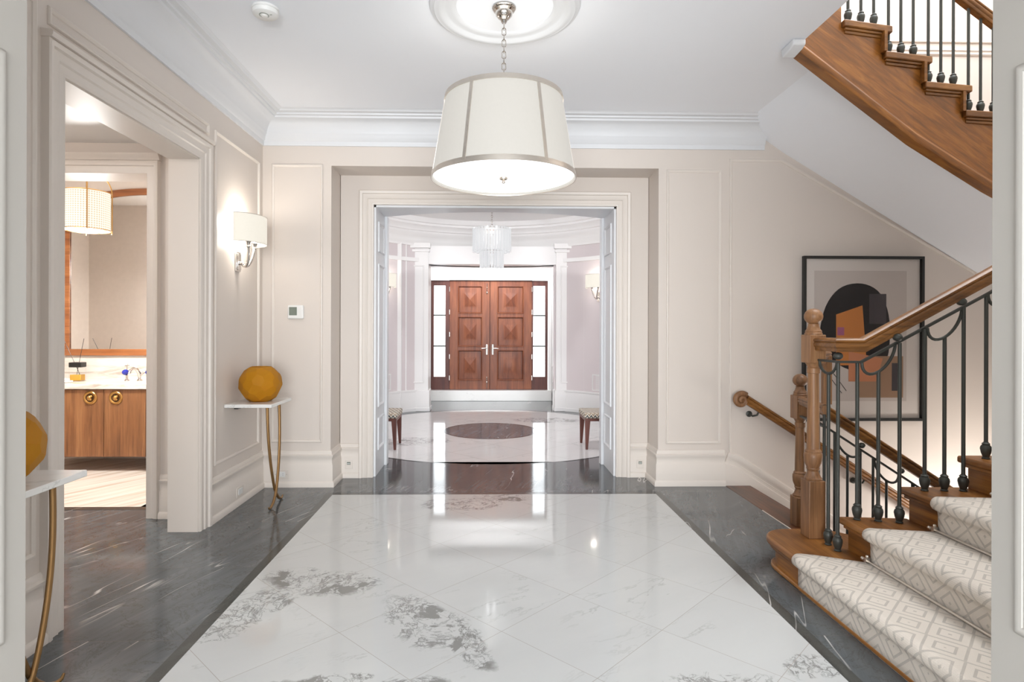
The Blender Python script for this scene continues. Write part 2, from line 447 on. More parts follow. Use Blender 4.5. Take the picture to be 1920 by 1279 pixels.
# ---- floors
m = M(); m.box(-2.6, -1.297, 0.3, 4.87, -.08, 0); m.box(-4.3, -2.6, 2.4, 4.43, -.08, 0)
m.box(1.447, 2.06, 0.3, 4.87, -.08, 0); m.box(-2.6, 2.06, 4.87, YR + .6, -.08, 0)
m.box(2.06, 4.6, .3, 3.86, -.08, 0)
m.box(-4, 5, -6, -0.3, -.08, 0)
struct('floor', m, 'grey', smooth=0)
m = M(); m.box(-1.242, 1.392, -0.3, 4.812, -.08, 0); struct('floor', m, 'marble', smooth=0)
m = M(); m.box(-1.297, -1.242, -0.3, 4.812, -.08, 0); m.box(1.392, 1.447, -0.3, 4.812, -.08, 0); m.box(-1.297, 1.447, 4.812, 4.867, -.08, 0)
struct('floor', m, 'border', smooth=0)
# ---- round foyer floor: grey ring, white disc, dark inlay
def disc(r0, r1, z0, z1, n=96, cx=0.06, cy=7.83):
    m = M()
    if r0 <= 0: m.lathe([(1e-4, z0), (r1, z0), (r1, z1), (1e-4, z1)], (cx, cy, 0), n)
    else: m.lathe([(r0, z0), (r1, z0), (r1, z1), (r0, z1), (r0, z0)], (cx, cy, 0), n)
    return m
m = M()
ring = []
n = 96
outer = [(-2.7, 5.98), (2.9, 5.98), (2.9, 11.0), (-2.7, 11.0)]
m.box(-2.7, 2.9, 5.98, 11.1, -.08, -.002)
struct('floor', m, 'grey', smooth=0)
struct('floor', disc(.62, 1.955, -.07, 0), 'marble_disc', smooth=30)
struct('floor', disc(1.955, 1.975, -.07, 0.0004), 'border', smooth=30)
struct('floor', disc(.585, .62, -.07, 0.0004), 'border', smooth=30)
struct('floor', disc(0, .585, -.07, 0), 'grey_disc', smooth=30)
m = M(); m.box(-1.06, 1.22, 11.0, 11.35, 0, .195); struct('trim_1', m, 'marble_top', bev=.004)      # door step
# powder room floor and threshold
m = M(); m.box(-5.2, -2.2, 4.50, 6.3, -.08, 0.0)
def pale_floor():
    mm, nt, p = new_mat('pale striped stone floor')
    V = mapping(nt, mapping(nt, pos(nt), rot=(0, 0, -1.0)), sc=(.8, 14, 14))
    n1 = noise(nt, V, 1.1, 5, .6, .4)
    plug(nt, ramp(nt, n1.outputs['Fac'], [(.36, srgb(196, 180, 164)), (.5, srgb(218, 206, 194)), (.66, srgb(228, 219, 209))]), p.inputs['Base Color'])
    p.inputs['Roughness'].default_value = .25
    return mm
MAT['pale'] = pale_floor()
struct('floor', m, 'pale', smooth=0)
m = M(); m.box(-5.2, -2.2, 4.43, 4.50, -.08, .002); struct('trim_2', m, 'border', smooth=0)
# oak nosing strip at the head of the basement stair
m = M(); m.box(2.064, 2.285, 3.87, YB, -.05, 0.001); struct('trim_3', m, 'oak_dark', bev=.006)
m = M(); m.box(2.056, 2.064, 3.86, 4.36, -.05, .004); struct('trim_4', m, 'trim', bev=.002)

# ---- left wall with its opening (Y 2.69 - 3.95)
m = M(); m.box(-2.095, XL, 1.6, 2.69, 0, ZC); m.box(-2.095, XL, 3.95, YB + .1, 0, ZC); m.box(-2.095, XL, 2.69, 3.95, 2.47, ZC)
struct('wall_left', m, 'wall', smooth=0)
# ---- back wall: near layer, with the shallow recess, and the stair side running down and up
m = M(); m.box(-2.095, -1.325, YB, YR + .2, 0, 2.735); m.box(1.484, 5.2, YB, YR + .2, -2.2, 2.735); m.box(-2.095, 5.2, YB, YR + .2, 2.735, 6.2)
struct('wall_back', m, 'wall', smooth=0)
m = M(); m.prism([(-1.32, 0), (-1.022, 0), (-1.022, 2.47), (1.187, 2.47), (1.187, 0), (1.48, 0), (1.48, 2.734), (-1.32, 2.734)], YR, 5.45, 'y')
struct('wall_recess', m, 'wall', smooth=0)
# ---- deep jambs and soffit into the foyer
def arc_pt(X, r=FR): return FY - math.sqrt(r * r - (X - FX) ** 2)
m = M(); m.box(-1.30, -1.005, 5.40, 5.93, 0, 2.47); struct('trim_5', m, 'jamb', smooth=0)
m = M(); m.box(1.17, 1.46, 5.40, 5.93, 0, 2.47); struct('trim_6', m, 'jamb', smooth=0)
poly = [(-1.30, 5.40), (1.46, 5.40)] + [(X, arc_pt(X)) for X in [1.46 - 2.76 * i / 24 for i in range(25)]]
m = M(); m.prism(poly, 2.452, 2.60); struct('trim_7', m, 'jamb', smooth=0)
def jamb_panels(X, n, flip):
    m = M()
    for a, b in (((5.50, 2.06), (5.80, 2.34)), ((5.50, .62), (5.80, 1.95)), ((5.50, .22), (5.80, .52))):
        m.mould(rect(a, b, 'x', X), n, BEAD, True, flip)
    return m
struct('trim_8', jamb_panels(-1.005, (1, 0, 0), False), 'jamb')
struct('trim_9', jamb_panels(1.17, (-1, 0, 0), True), 'jamb')
m = M()
for X, s in ((-1.005, 1), (1.17, -1)): m.box(X, X + s * .028, 5.845, 5.945, 0, 2.452)
struct('trim_10', m, 'jamb', bev=.004)
# ---- main opening casing
m = M(); m.mould([(-1.022, YR, 0), (-1.022, YR, 2.47), (1.187, YR, 2.47), (1.187, YR, 0)], (0, -1, 0), CASE)
struct('trim_11', m, 'trim')
# ---- left opening: jamb lining, casing, head cap
m = M(); m.mould([(XL, 2.69, 0), (XL, 2.69, 2.47), (XL, 3.95, 2.47), (XL, 3.95, 0)], (1, 0, 0), CASE, flip=False)
m2 = M(); m2.mould([(XL, 2.56, 2.595), (XL, 4.08, 2.595)], (1, 0, 0), [(0, 0), (0, .05), (.012, .055), (.022, .055), (.03, .045), (.034, 0)])
struct('trim_12', m, 'trim'); struct('trim_33', m2, 'trim')
m = M(); m.box(-2.10, XL + .004, 3.944, 3.952, 0, 2.47); m.box(-2.10, XL + .004, 2.688, 2.696, 0, 2.47); m.box(-2.10, XL + .004, 2.69, 3.95, 2.464, 2.472)
struct('trim_13', m, 'trim')
# ---- panel mouldings
m = M()
m.mould(rect((2.60, 2.665), (4.085, 2.745), 'x', XL), (1, 0, 0), BEAD, True)
m.mould(rect((4.175, .38), (4.985, 2.737), 'x', XL), (1, 0, 0), BEAD, True)
m.mould(rect((1.80, .38), (2.535, 2.737), 'x', XL), (1, 0, 0), BEAD, True)
struct('trim_14', m, 'trim')
m = M()
m.mould(rect((-1.829, .375), (-1.395, 2.745), 'y', YB), (0, -1, 0), BEAD, True)
m.mould(rect((1.552, .36), (2.03, 2.725), 'y', YB), (0, -1, 0), BEAD, True)
m.mould([(2.10, YB, .215), (4.1, YB, -1.06), (4.9, YB, -1.06), (4.9, YB, 1.50), (2.557, YB, 2.822), (2.10, YB, 2.822)], (0, -1, 0), BEAD, True)
struct('trim_15', m, 'trim')
m = M(); m.mould(rect((2.3, 3.85), (4.9, 5.8), 'y', YB), (0, -1, 0), BEAD, True)
m.mould(rect((2.3, 3.2), (4.9, 3.76), 'y', YB), (0, -1, 0), BEAD, True)
m.box(2.1, 5, YB - .008, YB, 3.785, 3.80)
struct('trim_16', m, 'trim')
# ---- baseboards
m = M(); m.mould([(XL, 4.075, 0), (XL, YB, 0), (-1.325, YB, 0), (-1.325, YR, 0), (-1.147, YR, 0)], (0, 0, 1), BASE, flip=True); struct('baseboard_left', m, 'trim')
m = M(); m.mould([(XL, 1.6, 0), (XL, 2.565, 0)], (0, 0, 1), BASE, flip=True); struct('baseboard_near', m, 'trim')
m = M(); m.mould([(1.312, YR, 0), (1.484, YR, 0), (1.484, YB, 0), (2.062, YB, 0)], (0, 0, 1), BASE, flip=True); struct('baseboard_right', m, 'trim')
m = M(); SK = [(0, 0), (.020, 0), (.020, .20), (.012, .206), (.012, .25), (.020, .262), (.016, .30), (0, .31)]
SK2 = [(b, a) for a, b in SK]
m.mould([(2.0, YB, .0), (2.062, YB, -0.02), (4.6, YB, -1.644)], (0, -1, 0), SK2)
struct('baseboard_stair', m, 'trim')
# ---- crown
CR = CROWN
m = M(); m.mould([(XL, 1.73, 0), (XL, YB, 0), (2.40, YB, 0)], (0, 0, 1), CR, flip=True); struct('trim_17', m, 'crown')
# ---- ceiling with the stairwell opening, slab edge
m = M(); m.box(-2.2, 1.965, 1.0, YB + .2, ZC, ZC + .3); m.box(1.965, 2.25, 3.80, YB, ZC, ZC + .02); m.box(-4, 5, -6, 1.0, ZC, ZC + .3)
struct('ceiling', m, 'ceil', smooth=0)
# soffit under the upper flight
top = [(2.235, 3.1435), (2.30, 3.085), (2.42, 2.985), (2.56, 2.888), (4.3, 1.83), (5.0, 1.40)]
YU = [(1.92, 3.70), (1.95, 3.705), (2.414, 3.80), (2.877, 3.90), (3.478, 4.0), (4.4, 4.07)]
top = top[:4] + [(x, 2.888 - (x - 2.56) * .608) for x in (2.877, 3.2, 3.478, 4.0, 4.4, 5.0)]
m = M(); vs = []
for x, z in top: vs += [(x, interp(YU, x) + .045, z), (x, YB, z), (x, YB, z + .06), (x, interp(YU, x) + .045, z + .06)]
fs = []
for i in range(len(top) - 1):
    for r in range(4): fs.append((i * 4 + r, i * 4 + (r + 1) % 4, i * 4 + 4 + (r + 1) % 4, i * 4 + 4 + r))
m.add(vs, fs + [(0, 1, 2, 3), tuple(range(len(vs) - 4, len(vs)))]); struct('ceiling', m, 'ceil', smooth=30)
# medallion ring
m = M(); m.lathe([(.27, 0), (.275, -.008), (.30, -.014), (.325, -.01), (.335, -.014), (.35, -.026), (.37, -.03), (.385, -.022), (.392, -.024), (.405, -.014), (.415, -.012), (.42, 0)], (.098, 3.298, ZC), 96)
struct('trim_18', m, 'crown', smooth=50)
# crown return at the corner of the stairwell opening
m = M(); m.prism([(3.60, ZC - .001), (3.60, ZC - .035), (3.64, ZC - .05), (3.74, ZC - .06), (3.76, ZC - .001)], 1.92, 2.0, 'x'); m.xf(Matrix.Translation((-.035, 0, 0))); struct('trim_19', m, 'crown', bev=.008)

# ---- the wall the camera stands in: its opening has panelled reveals
def near_wall():
    m = M(); m.box(-4.0, -1.325, 1.0, 1.73, 0, 2.9); m.box(1.507, 5.2, 1.0, 1.73, 0, 2.9); m.box(-4.0, 5.2, 1.0, 1.73, 2.9, 6.2)
    return m
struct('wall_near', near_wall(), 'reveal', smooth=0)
m = M(); m.box(-4.1, -3.6, -6, 1.0, 0, ZC); m.box(3.8, 4.3, -6, 1.0, 0, ZC); struct('wall_rear_room', m, 'wall', smooth=0)
m = M()
m.mould(rect((1.08, .48), (1.652, 2.11), 'x', -1.325), (1, 0, 0), [(a, b * .6) for a, b in BEAD], True)
m.mould(rect((1.08, .49), (1.650, 2.10), 'x', 1.507), (-1, 0, 0), [(a, b * .6) for a, b in BEAD], True, True)
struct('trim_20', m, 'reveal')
m = M(); m.box(4.6, 4.8, 1.5, YB, -2.2, 6.2); struct('wall_right', m, 'wall', smooth=0)
m = M(); m.box(2.06, 4.6, 3.80, 3.86, -2.2, -.0); struct('wall_basement', m, 'wall', smooth=0)
# upper hall side of the stairwell
m = M(); m.box(.6, .8, 1.7, YB, 3.44, 6.2); struct('wall_upper', m, 'wall', smooth=0)

# ---- vestibule left of the opening and its door to the powder room (wall at Y 4.25 - 4.43)
VY = 4.25
m = M(); m.box(-3.9, -3.20, VY, 4.45, 0, 2.9); m.box(-2.405, -2.095, VY, 4.45, 0, 2.9); m.box(-3.20, -2.405, VY, 4.45, 2.44, 2.9)
struct('wall_vestibule', m, 'wall', smooth=0)
m = M(); m.box(-4.1, -3.9, 2.3, 4.45, 0, 2.9); m.box(-4.1, -2.095, 2.2, 2.4, 0, 2.9); struct('wall_vestibule_side', m, 'wall', smooth=0)
m = M(); m.box(-4.1, -2.095, 2.2, 4.45, 2.66, 2.8); struct('ceiling', m, 'white', smooth=0)
CN = [(0, 0), (0, .016), (.012, .022), (.05, .022), (.056, .030), (.080, .034), (.088, .042), (.092, .0)]
m = M(); m.mould([(-3.20, VY, 0), (-3.20, VY, 2.44), (-2.405, VY, 2.44), (-2.405, VY, 0)], (0, -1, 0), CN)
m.mould([(-3.9, VY, 2.533), (-2.31, VY, 2.533)], (0, -1, 0), [(0, 0), (0, .03), (.018, .036), (.03, .05), (.044, .055), (.052, 0)])
struct('trim_21', m, 'trim')
m = M(); m.mould([(-2.312, VY, 0), (-2.095, VY, 0)], (0, 0, 1), BASE, flip=True); struct('baseboard_vestibule', m, 'trim')

# ---- powder room
PY = 6.17
m = M(); m.box(-5.3, -2.1, PY, PY + .1, 0, 2.95); m.box(-5.3, -5.2, 4.43, PY, 0, 2.95); m.box(-2.2, -2.1, 4.43, PY, 0, 2.95)
struct('wall_powder', m, 'wall', smooth=0)
m = M(); m.box(-5.3, -3.20, 4.45, 4.47, 0, 2.95); m.box(-2.405, -2.1, 4.45, 4.47, 0, 2.95); m.box(-3.20, -2.405, 4.45, 4.47, 2.44, 2.95)
struct('wall_powder_front', m, 'wall', smooth=0)
m = M(); m.box(-5.3, -2.1, 4.4, PY + .1, 2.95, 3.05); struct('ceiling', m, 'white', smooth=0)

# ---- round foyer walls
def arc(a0, a1, r0, r1, z0, z1, n=40):
    m = M(); m.lathe([(r0, z0), (r1, z0), (r1, z1), (r0, z1), (r0, z0)], (FX, FY, 0), n, sweep=(a0, a1))
    # end caps
    q = 5
    for k in (0, n): m.f.append(tuple(k * q + i for i in range(4)))
    return m
aN = math.asin(1.085 / FR)        # half angle of the near opening
aF = math.asin(1.04 / FR)
A_L = (PI / 2 + aF, 3 * PI / 2 - aN)      # left wall, from the far to the near opening
A_R = (-PI / 2 + aN, PI / 2 - aF)
m = arc(*A_L, FR, FR + .15, 0, 3.1); struct('wall_foyer_left', m, 'pink', smooth=30)
m = arc(*A_R, FR, FR + .15, 0, 3.1); struct('wall_foyer_right', m, 'pink', smooth=30)
m = arc(PI / 2 - aF, PI / 2 + aF, FR, FR + .15, 2.405, 3.1, 24); struct('wall_foyer_far', m, 'pink', smooth=30)
m = arc(-PI / 2 - aN, -PI / 2 + aN, FR, FR + .15, 2.46, 3.1, 24); struct('wall_foyer_near', m, 'pink', smooth=30)
m = M(); m.lathe([(1e-4, 3.1), (FR + .3, 3.1), (FR + .3, 3.2), (1e-4, 3.2)], (FX, FY, 0), 64); struct('ceiling', m, 'white', smooth=30)
# cornice, frieze band, ceiling ring
m = M(); m.lathe([(FR, 2.70), (FR - .03, 2.70), (FR - .04, 2.74), (FR - .07, 2.76), (FR - .075, 2.79), (FR - .12, 2.84), (FR - .19, 2.88), (FR - .20, 2.91), (FR - .23, 2.92), (FR - .24, 2.95), (FR - .33, 2.99), (FR - .335, 3.02), (FR - .37, 3.03), (FR - .40, 3.10), (FR, 3.10)], (FX, FY, 0), 96)
struct('trim_22', m, 'white', smooth=50)
m = arc(*A_L, FR - .035, FR, 2.44, 2.50); struct('trim_23', m, 'white', smooth=30)
m = arc(*A_R, FR - .035, FR, 2.44, 2.50); struct('trim_24', m, 'white', smooth=30)
for A, nm in ((A_L, 'baseboard_foyer_left'), (A_R, 'baseboard_foyer_right')):
    m = arc(*A, FR - .03, FR, 0, .33); m2 = arc(*A, FR - .045, FR - .02, 0, .05); m.add(m2.v, m2.f)
    m2 = arc(*A, FR - .045, FR, .325, .35); m.add(m2.v, m2.f)
    struct(nm, m, 'white', smooth=30)
# pilasters either side of the door recess
def pilaster(x0, x1, k, y=9.66):
    s = -1 if x0 < 0 else 1
    m = M(); m.box(x0, x1, y, y + .45, 0, 2.72); m.box(x0 - .02, x1 + .02, y - .025, y + .3, 0, .34); m.box(x0 - .03, x1 + .03, y - .035, y + .3, 0, .06)
    m.box(x0 - .02, x1 + .02, y - .03, y + .3, 2.60, 2.64); m.box(x0 - .035, x1 + .035, y - .05, y + .3, 2.66, 2.74)
    m.mould(rect((x0 + .07, .46), (x1 - .07, 2.38), 'y', y), (0, -1, 0), BEAD, True)
    struct('trim_%d' % k, m, 'white', bev=.003)
    # stepped outer return
    m = M(); xo = x0 if s < 0 else x1
    m.box(xo, xo + s * .07, y - .10, y + .2, .0, 2.72); m.box(xo + s * .07, xo + s * .14, y - .2, y + .1, 0, 2.72)
    struct('trim_%d' % (k + 1), m, 'white', bev=.008)
pilaster(-1.285, -.945, 25); pilaster(1.142, 1.495, 27)
# door recess
m = M(); m.box(-1.30, -1.045, 9.9, 11.15, 0, 3.1); struct('wall_entry_left', m, 'white', smooth=0)
m = M(); m.box(1.235, 1.5, 9.9, 11.15, 0, 3.1); struct('wall_entry_right', m, 'white', smooth=0)
m = M(); m.box(-1.1, 1.3, 10.25, 11.5, 2.80, 2.9); struct('ceiling', m, 'white', smooth=0)
m = M(); m.box(-.945, 1.142, 9.70, 10.25, 2.405, 2.7); struct('trim_29', m, 'white', smooth=0)
m = M(); m.box(-1.05, 1.24, 11.12, 11.35, 2.27, 2.85); m.box(-1.3, -1.045, 11.1, 11.35, 0, 2.9); m.box(1.175, 1.5, 11.1, 11.35, 0, 2.9); struct('wall_entry', m, 'white', smooth=0)
m = M(); m.mould([(-1.047, 11.12, .195), (-1.047, 11.12, 2.262), (1.168, 11.12, 2.262), (1.168, 11.12, .195)], (0, -1, 0), [(0, 0), (0, .02), (.045, .024), (.05, .03), (.062, .03), (.066, 0)])
m.mould([(-1.04, 11.12, 2.44), (1.23, 11.12, 2.44)], (0, -1, 0), [(0, 0), (0, .02), (.03, .035), (.045, .06), (.055, .0)])
struct('trim_30', m, 'white')
m = M()
for X, nn, fl in ((-1.045, (1, 0, 0), False), (1.235, (-1, 0, 0), True)):
    for a, b in (((10.3, .35), (10.95, .66)), ((10.3, .74), (10.95, 1.98)), ((10.3, 2.06), (10.95, 2.34))): m.mould(rect(a, b, 'x', X), nn, BEAD, True, fl)
struct('trim_31', m, 'white')

# ---- front doors: two leaves with three raised panels each
def leaf(k, x0, x1, hinge):
    w = x1 - x0; y = 11.15; z0, z1 = .205, 2.245
    r = M(); 
    zs = [(.37, .945), (1.005, 1.575), (1.63, 2.155)]
    a, b = x0 + (.15 if hinge < 0 else .135), x1 - (.135 if hinge < 0 else .15)
    # stiles and rails
    r.box(x0, a, y, y + .05, z0, z1); r.box(b, x1, y, y + .05, z0, z1)
    prev = z0
    for p, q in zs: r.box(a, b, y, y + .05, prev, p); prev = q
    r.box(a, b, y, y + .05, prev, z1)
    d = struct('door_%d' % k, r, 'mahog', bev=.003)
    for (p, q) in zs:
        pm = M()
        pm.mould(rect((a, p), (b, q), 'y', y + .004), (0, -1, 0), [(0, -.02), (0, .012), (.01, .014), (.018, .006), (.026, -.016)], True)
        i = .03; cx, cz = (a + b) / 2, (p + q) / 2
        A_ = [(a + i, y + .016, p + i), (b - i, y + .016, p + i), (b - i, y + .016, q - i), (a + i, y + .016, q - i)]
        B_ = [(lerp(x, cx, .35), y + .010, lerp(z, cz, .35)) for x, _, z in A_]
        C_ = [(lerp(x, cx, .55), y - .002, lerp(z, cz, .55)) for x, _, z in A_]
        vs = A_ + B_ + C_ + [(cx, y - .022, cz)]
        fs = []
        for t in range(2):
            for j in range(4): fs.append((t * 4 + j, t * 4 + (j + 1) % 4, t * 4 + 4 + (j + 1) % 4, t * 4 + 4 + j))
        for j in range(4): fs.append((8 + j, 8 + (j + 1) % 4, 12))
        vs2 = [(a, y + .03, p), (b, y + .03, p), (b, y + .03, q), (a, y + .03, q)]
        pm.add(vs, fs); pm.add(vs2, [(0, 1, 2, 3)])
        obj('raised_panel', pm, 'mahog', d, smooth=15)
    s = 1 if hinge < 0 else -1
    hx = (x1 - .052) if s > 0 else (x0 + .052)
    h = M(); h.tube([(hx, y - .006, .86), (hx, y - .006, 1.05)], .022, 12, flat=.35, up=(0, 1, 0))
    pl = obj('lock_plate', h, 'chrome', d); pl['label'] = 'nickel lock plate'
    h = M(); h.tube([(hx, y - .01, .98), (hx, y - .05, .98), (hx - s * .03, y - .055, .98), (hx - s * .10, y - .055, .975)], .009, 10)
    obj('handle', h, 'chrome', pl)
    hxx = x0 - .004 if hinge < 0 else x1 + .004
    for zz in (.42, .82, 1.24, 1.66, 2.09):
        h = M(); h.cyl((hxx, y - .006, zz - .045), (hxx, y - .006, zz + .045), .011, 10); obj('hinge', h, 'chrome', d)
    return d
dl = leaf(1, -.688, .062, -1); dr = leaf(2, .070, .858, 1)
for zz, l in ((2.10, .2), (.33, .22)):
    h = M(); cxx = .012
    h.cyl((cxx, 11.14, zz - l / 2), (cxx, 11.14, zz + l / 2), .006, 8); h.ball((cxx, 11.138, zz - l * .35 if zz > 1 else zz + l * .05), .02, 10); h.ball((cxx, 11.138, zz + l * .1 if zz > 1 else zz + l * .45), .014, 10)
    obj('surface_bolt', h, 'chrome', dl)
m = M(); m.box(-.705, -.682, 11.158, 11.25, .197, 2.255); m.box(.852, .875, 11.158, 11.25, .197, 2.255); m.box(.045, .088, 11.195, 11.25, .197, 2.255); m.box(-.7, .87, 11.158, 11.25, 2.243, 2.262); m.box(-.7, .87, 11.158, 11.25, .194, .208)
struct('trim_32', m, 'mahog_dark', smooth=0)
# sidelights
def sidelight(k, x0, x1, g0, g1):
    m = M(); y = 11.15
    m.box(x0, g0, y, y + .06, .197, 2.255); m.box(g1, x1, y, y + .06, .197, 2.255); m.box(g0, g1, y, y + .06, .197, .44); m.box(g0, g1, y, y + .06, 2.16, 2.255)
    wdw = struct('window_%d' % k, m, 'mahog_dark', bev=.003)
    b = M()
    for zz in (1.018, 1.598): b.box(g0, g1, y + .005, y + .03, zz - .013, zz + .013)
    obj('glazing_bar', b, 'iron', wdw)
    g = M(); g.box(g0 - .01, g1 + .01, y + .033, y + .037, .43, 2.17); obj('glass_pane', g, 'glass', wdw, smooth=0)
def glassm():
    m, nt, p = new_mat('clear window glass')
    t = N(nt, 'ShaderNodeBsdfTransparent'); g = N(nt, 'ShaderNodeBsdfGlossy'); g.inputs['Roughness'].default_value = .02
    mx = N(nt, 'ShaderNodeMixShader'); lw = N(nt, 'ShaderNodeLayerWeight'); lw.inputs['Blend'].default_value = .12
    plug(nt, math_n(nt, 'MULTIPLY', lw.outputs['Fresnel'], .8), mx.inputs[0]); plug(nt, t.outputs[0], mx.inputs[1]); plug(nt, g.outputs[0], mx.inputs[2])
    plug(nt, mx.outputs[0], nt.nodes['Material Output'].inputs['Surface']); return m
MAT['glass'] = glassm()
sidelight(1, -1.042, -.70, -.99, -.772); sidelight(2, .87, 1.162, .888, 1.115)
# snowy white garden ground outside, seen through the sidelights
m = M(); m.box(-8, 8, 11.6, 40, -.3, -.05); struct('floor', m, 'white', smooth=0)
# closing shell round the foyer
m = M(); m.box(-2.7, 2.9, 11.1, 11.11, -.08, -.01); 
# ================================================================== STAIRS
RI = .17
NOSE = [1.605, 1.905, 2.21, 2.515, 2.82, 3.125, 3.43, 3.735]
YE = [(1.6, 3.46), (1.905, 3.16), (2.21, 3.125), (2.52, 3.11), (3.8, 3.08)]
ye = lambda x: interp(YE, x)
Y0 = 1.745
st = thing('staircase', 'oak main stair rising to the right under the patterned runner', 'staircase', (1.9, 2.5, 0))
# starting step with rounded end
def round_step(off, back=3.47, left=1.60):
    pts = [(2.12, Y0), (left + off, Y0)]
    l, b = left + off, back - off; r = .17
    pts.append((l, b - r))
    for i in range(1, 9):
        a = PI - (PI / 2) * i / 8
        pts.append((l + r + r * math.cos(a), b - r + r * math.sin(a)))
    pts += [(1.98, b), (2.06, b - .06), (2.12, b - .14)]
    return pts
def thick_poly(m, polyfn, z0, z1, r=.012):
    m.prism(polyfn(r), z0, z0 + .008); m.prism(polyfn(0), z0 + .008, z1)
m = M(); m.prism(round_step(0), .132, .17); t = obj('tread', m, 'oak_y', st, bev=.012, seg=3)
m = M(); m.prism(round_step(.014), .112, .132); m.prism(round_step(.035), .0, .112); m.prism(round_step(.018), .0, .022); obj('riser', m, 'oak_y', st, bev=.006)
for i in range(1, 7):
    x0, x1 = NOSE[i], NOSE[i + 1]; z = RI * (i + 1)
    m = M(); m.prism([(x0, Y0), (x1 + .05, Y0), (x1 + .05, ye(x1) - .0), (x0, ye(x0))][::-1], z - .038, z); obj('tread', m, 'oak_y', st, bev=.012, seg=3)
    m = M(); m.box(x0 + .035, x0 + .055, Y0, ye(x0) - .035, z - RI, z - .038); m.box(x0 + .018, x0 + .036, Y0, ye(x0) - .02, z - .056, z - .038)
    obj('riser', m, 'oak_y', st, bev=.003)
# open stringer under the tread ends
pts = []
for i in range(1, 7):
    pts += [(NOSE[i] + .036, RI * (i)), (NOSE[i] + .036, RI * (i + 1) - .04)]
pts += [(3.78, RI * 7 - .04), (3.78, .72), (2.45, .0), (1.95, .0)]
m = M()
def yb(x): return ye(x) - .05
n = len(pts); fr = [(x, yb(x), z) for x, z in pts]; bk = [(x, yb(x) - .03, z) for x, z in pts]
m.add(fr + bk, [tuple(range(n))[::-1], tuple(range(n, 2 * n))] + [(i, (i + 1) % n, (i + 1) % n + n, i + n) for i in range(n)])
obj('stringer', m, 'oak', st, smooth=0)

# ---- runner
def carpet_mat():
    m, nt, p = new_mat('patterned wool runner')
    uv = N(nt, 'ShaderNodeUVMap'); uv.uv_map = 'UVMap'
    sp = N(nt, 'ShaderNodeSeparateXYZ'); plug(nt, uv.outputs[0], sp.inputs[0])
    u, v = sp.outputs[0], sp.outputs[1]
    pr = .185
    au = math_n(nt, 'ABSOLUTE', math_n(nt, 'SUBTRACT', math_n(nt, 'FRACT', math_n(nt, 'DIVIDE', u, pr)), .5))
    av = math_n(nt, 'ABSOLUTE', math_n(nt, 'SUBTRACT', math_n(nt, 'FRACT', math_n(nt, 'DIVIDE', v, pr)), .5))
    f = math_n(nt, 'ADD', au, av)
    fr = math_n(nt, 'FRACT', math_n(nt, 'ADD', math_n(nt, 'MULTIPLY', f, 4.0), .18))
    ln = N(nt, 'ShaderNodeMapRange'); ln.interpolation_type = 'SMOOTHSTEP'; ln.inputs['From Min'].default_value = .25; ln.inputs['From Max'].default_value = .32
    ln.inputs['To Min'].default_value = 1; ln.inputs['To Max'].default_value = 0; plug(nt, fr, ln.inputs['Value'])
    nz = noise(nt, uv.outputs[0], 9, 4)
    fac = math_n(nt, 'MULTIPLY', ln.outputs[0], math_n(nt, 'ADD', .45, math_n(nt, 'MULTIPLY', nz.outputs['Fac'], .9)), clamp=True)
    c = mixc(nt, fac, srgb(216, 208, 198), srgb(184, 178, 170))
    # ribbed weave
    rb = math_n(nt, 'ABSOLUTE', math_n(nt, 'SUBTRACT', math_n(nt, 'FRACT', math_n(nt, 'MULTIPLY', v, 150)), .5))
    ru = math_n(nt, 'ABSOLUTE', math_n(nt, 'SUBTRACT', math_n(nt, 'FRACT', math_n(nt, 'MULTIPLY', u, 150)), .5))
    c = mixc(nt, math_n(nt, 'MULTIPLY', math_n(nt, 'ADD', rb, ru), .16), c, srgb(170, 160, 150))
    plug(nt, c, p.inputs['Base Color']); p.inputs['Roughness'].default_value = .95; p.inputs['Specular IOR Level'].default_value = .1
    h = math_n(nt, 'ADD', math_n(nt, 'ADD', rb, ru), math_n(nt, 'MULTIPLY', ln.outputs[0], -1.2))
    bump(nt, p, h, .4, .003)
    return m
MAT['carpet'] = carpet_mat()
EDGE = [(1.58, 3.03), (1.66, 3.03), (1.905, 2.915), (2.21, 2.865), (2.52, 2.85), (4, 2.84)]
prof = [(1.626, 0.0), (1.626, .05), (1.626, .10)]
for i in range(0, 7):
    x, z = NOSE[i], RI * (i + 1)
    xr = x + .022                         # face of the riser, carpet outside
    if i > 0: prof += [(xr, RI * i + .03), (xr, z - .075)]
    prof += [(xr - .004, z - .052)]
    c = (x + .014, z - .016); r = .029
    for k in range(0, 9):
        a = PI * 1.35 - (PI * .85) * k / 8
        prof.append((c[0] + r * math.cos(a), c[1] + r * math.sin(a)))
    nx = NOSE[i + 1]
    prof += [(lerp(x, nx, .3), z + .011), (lerp(x, nx, .7), z + .010), (nx + .006, z + .009), (nx + .020, z + .014)]
arcl = [0]
for a, b in zip(prof, prof[1:]): arcl.append(arcl[-1] + math.hypot(b[0] - a[0], b[1] - a[1]))
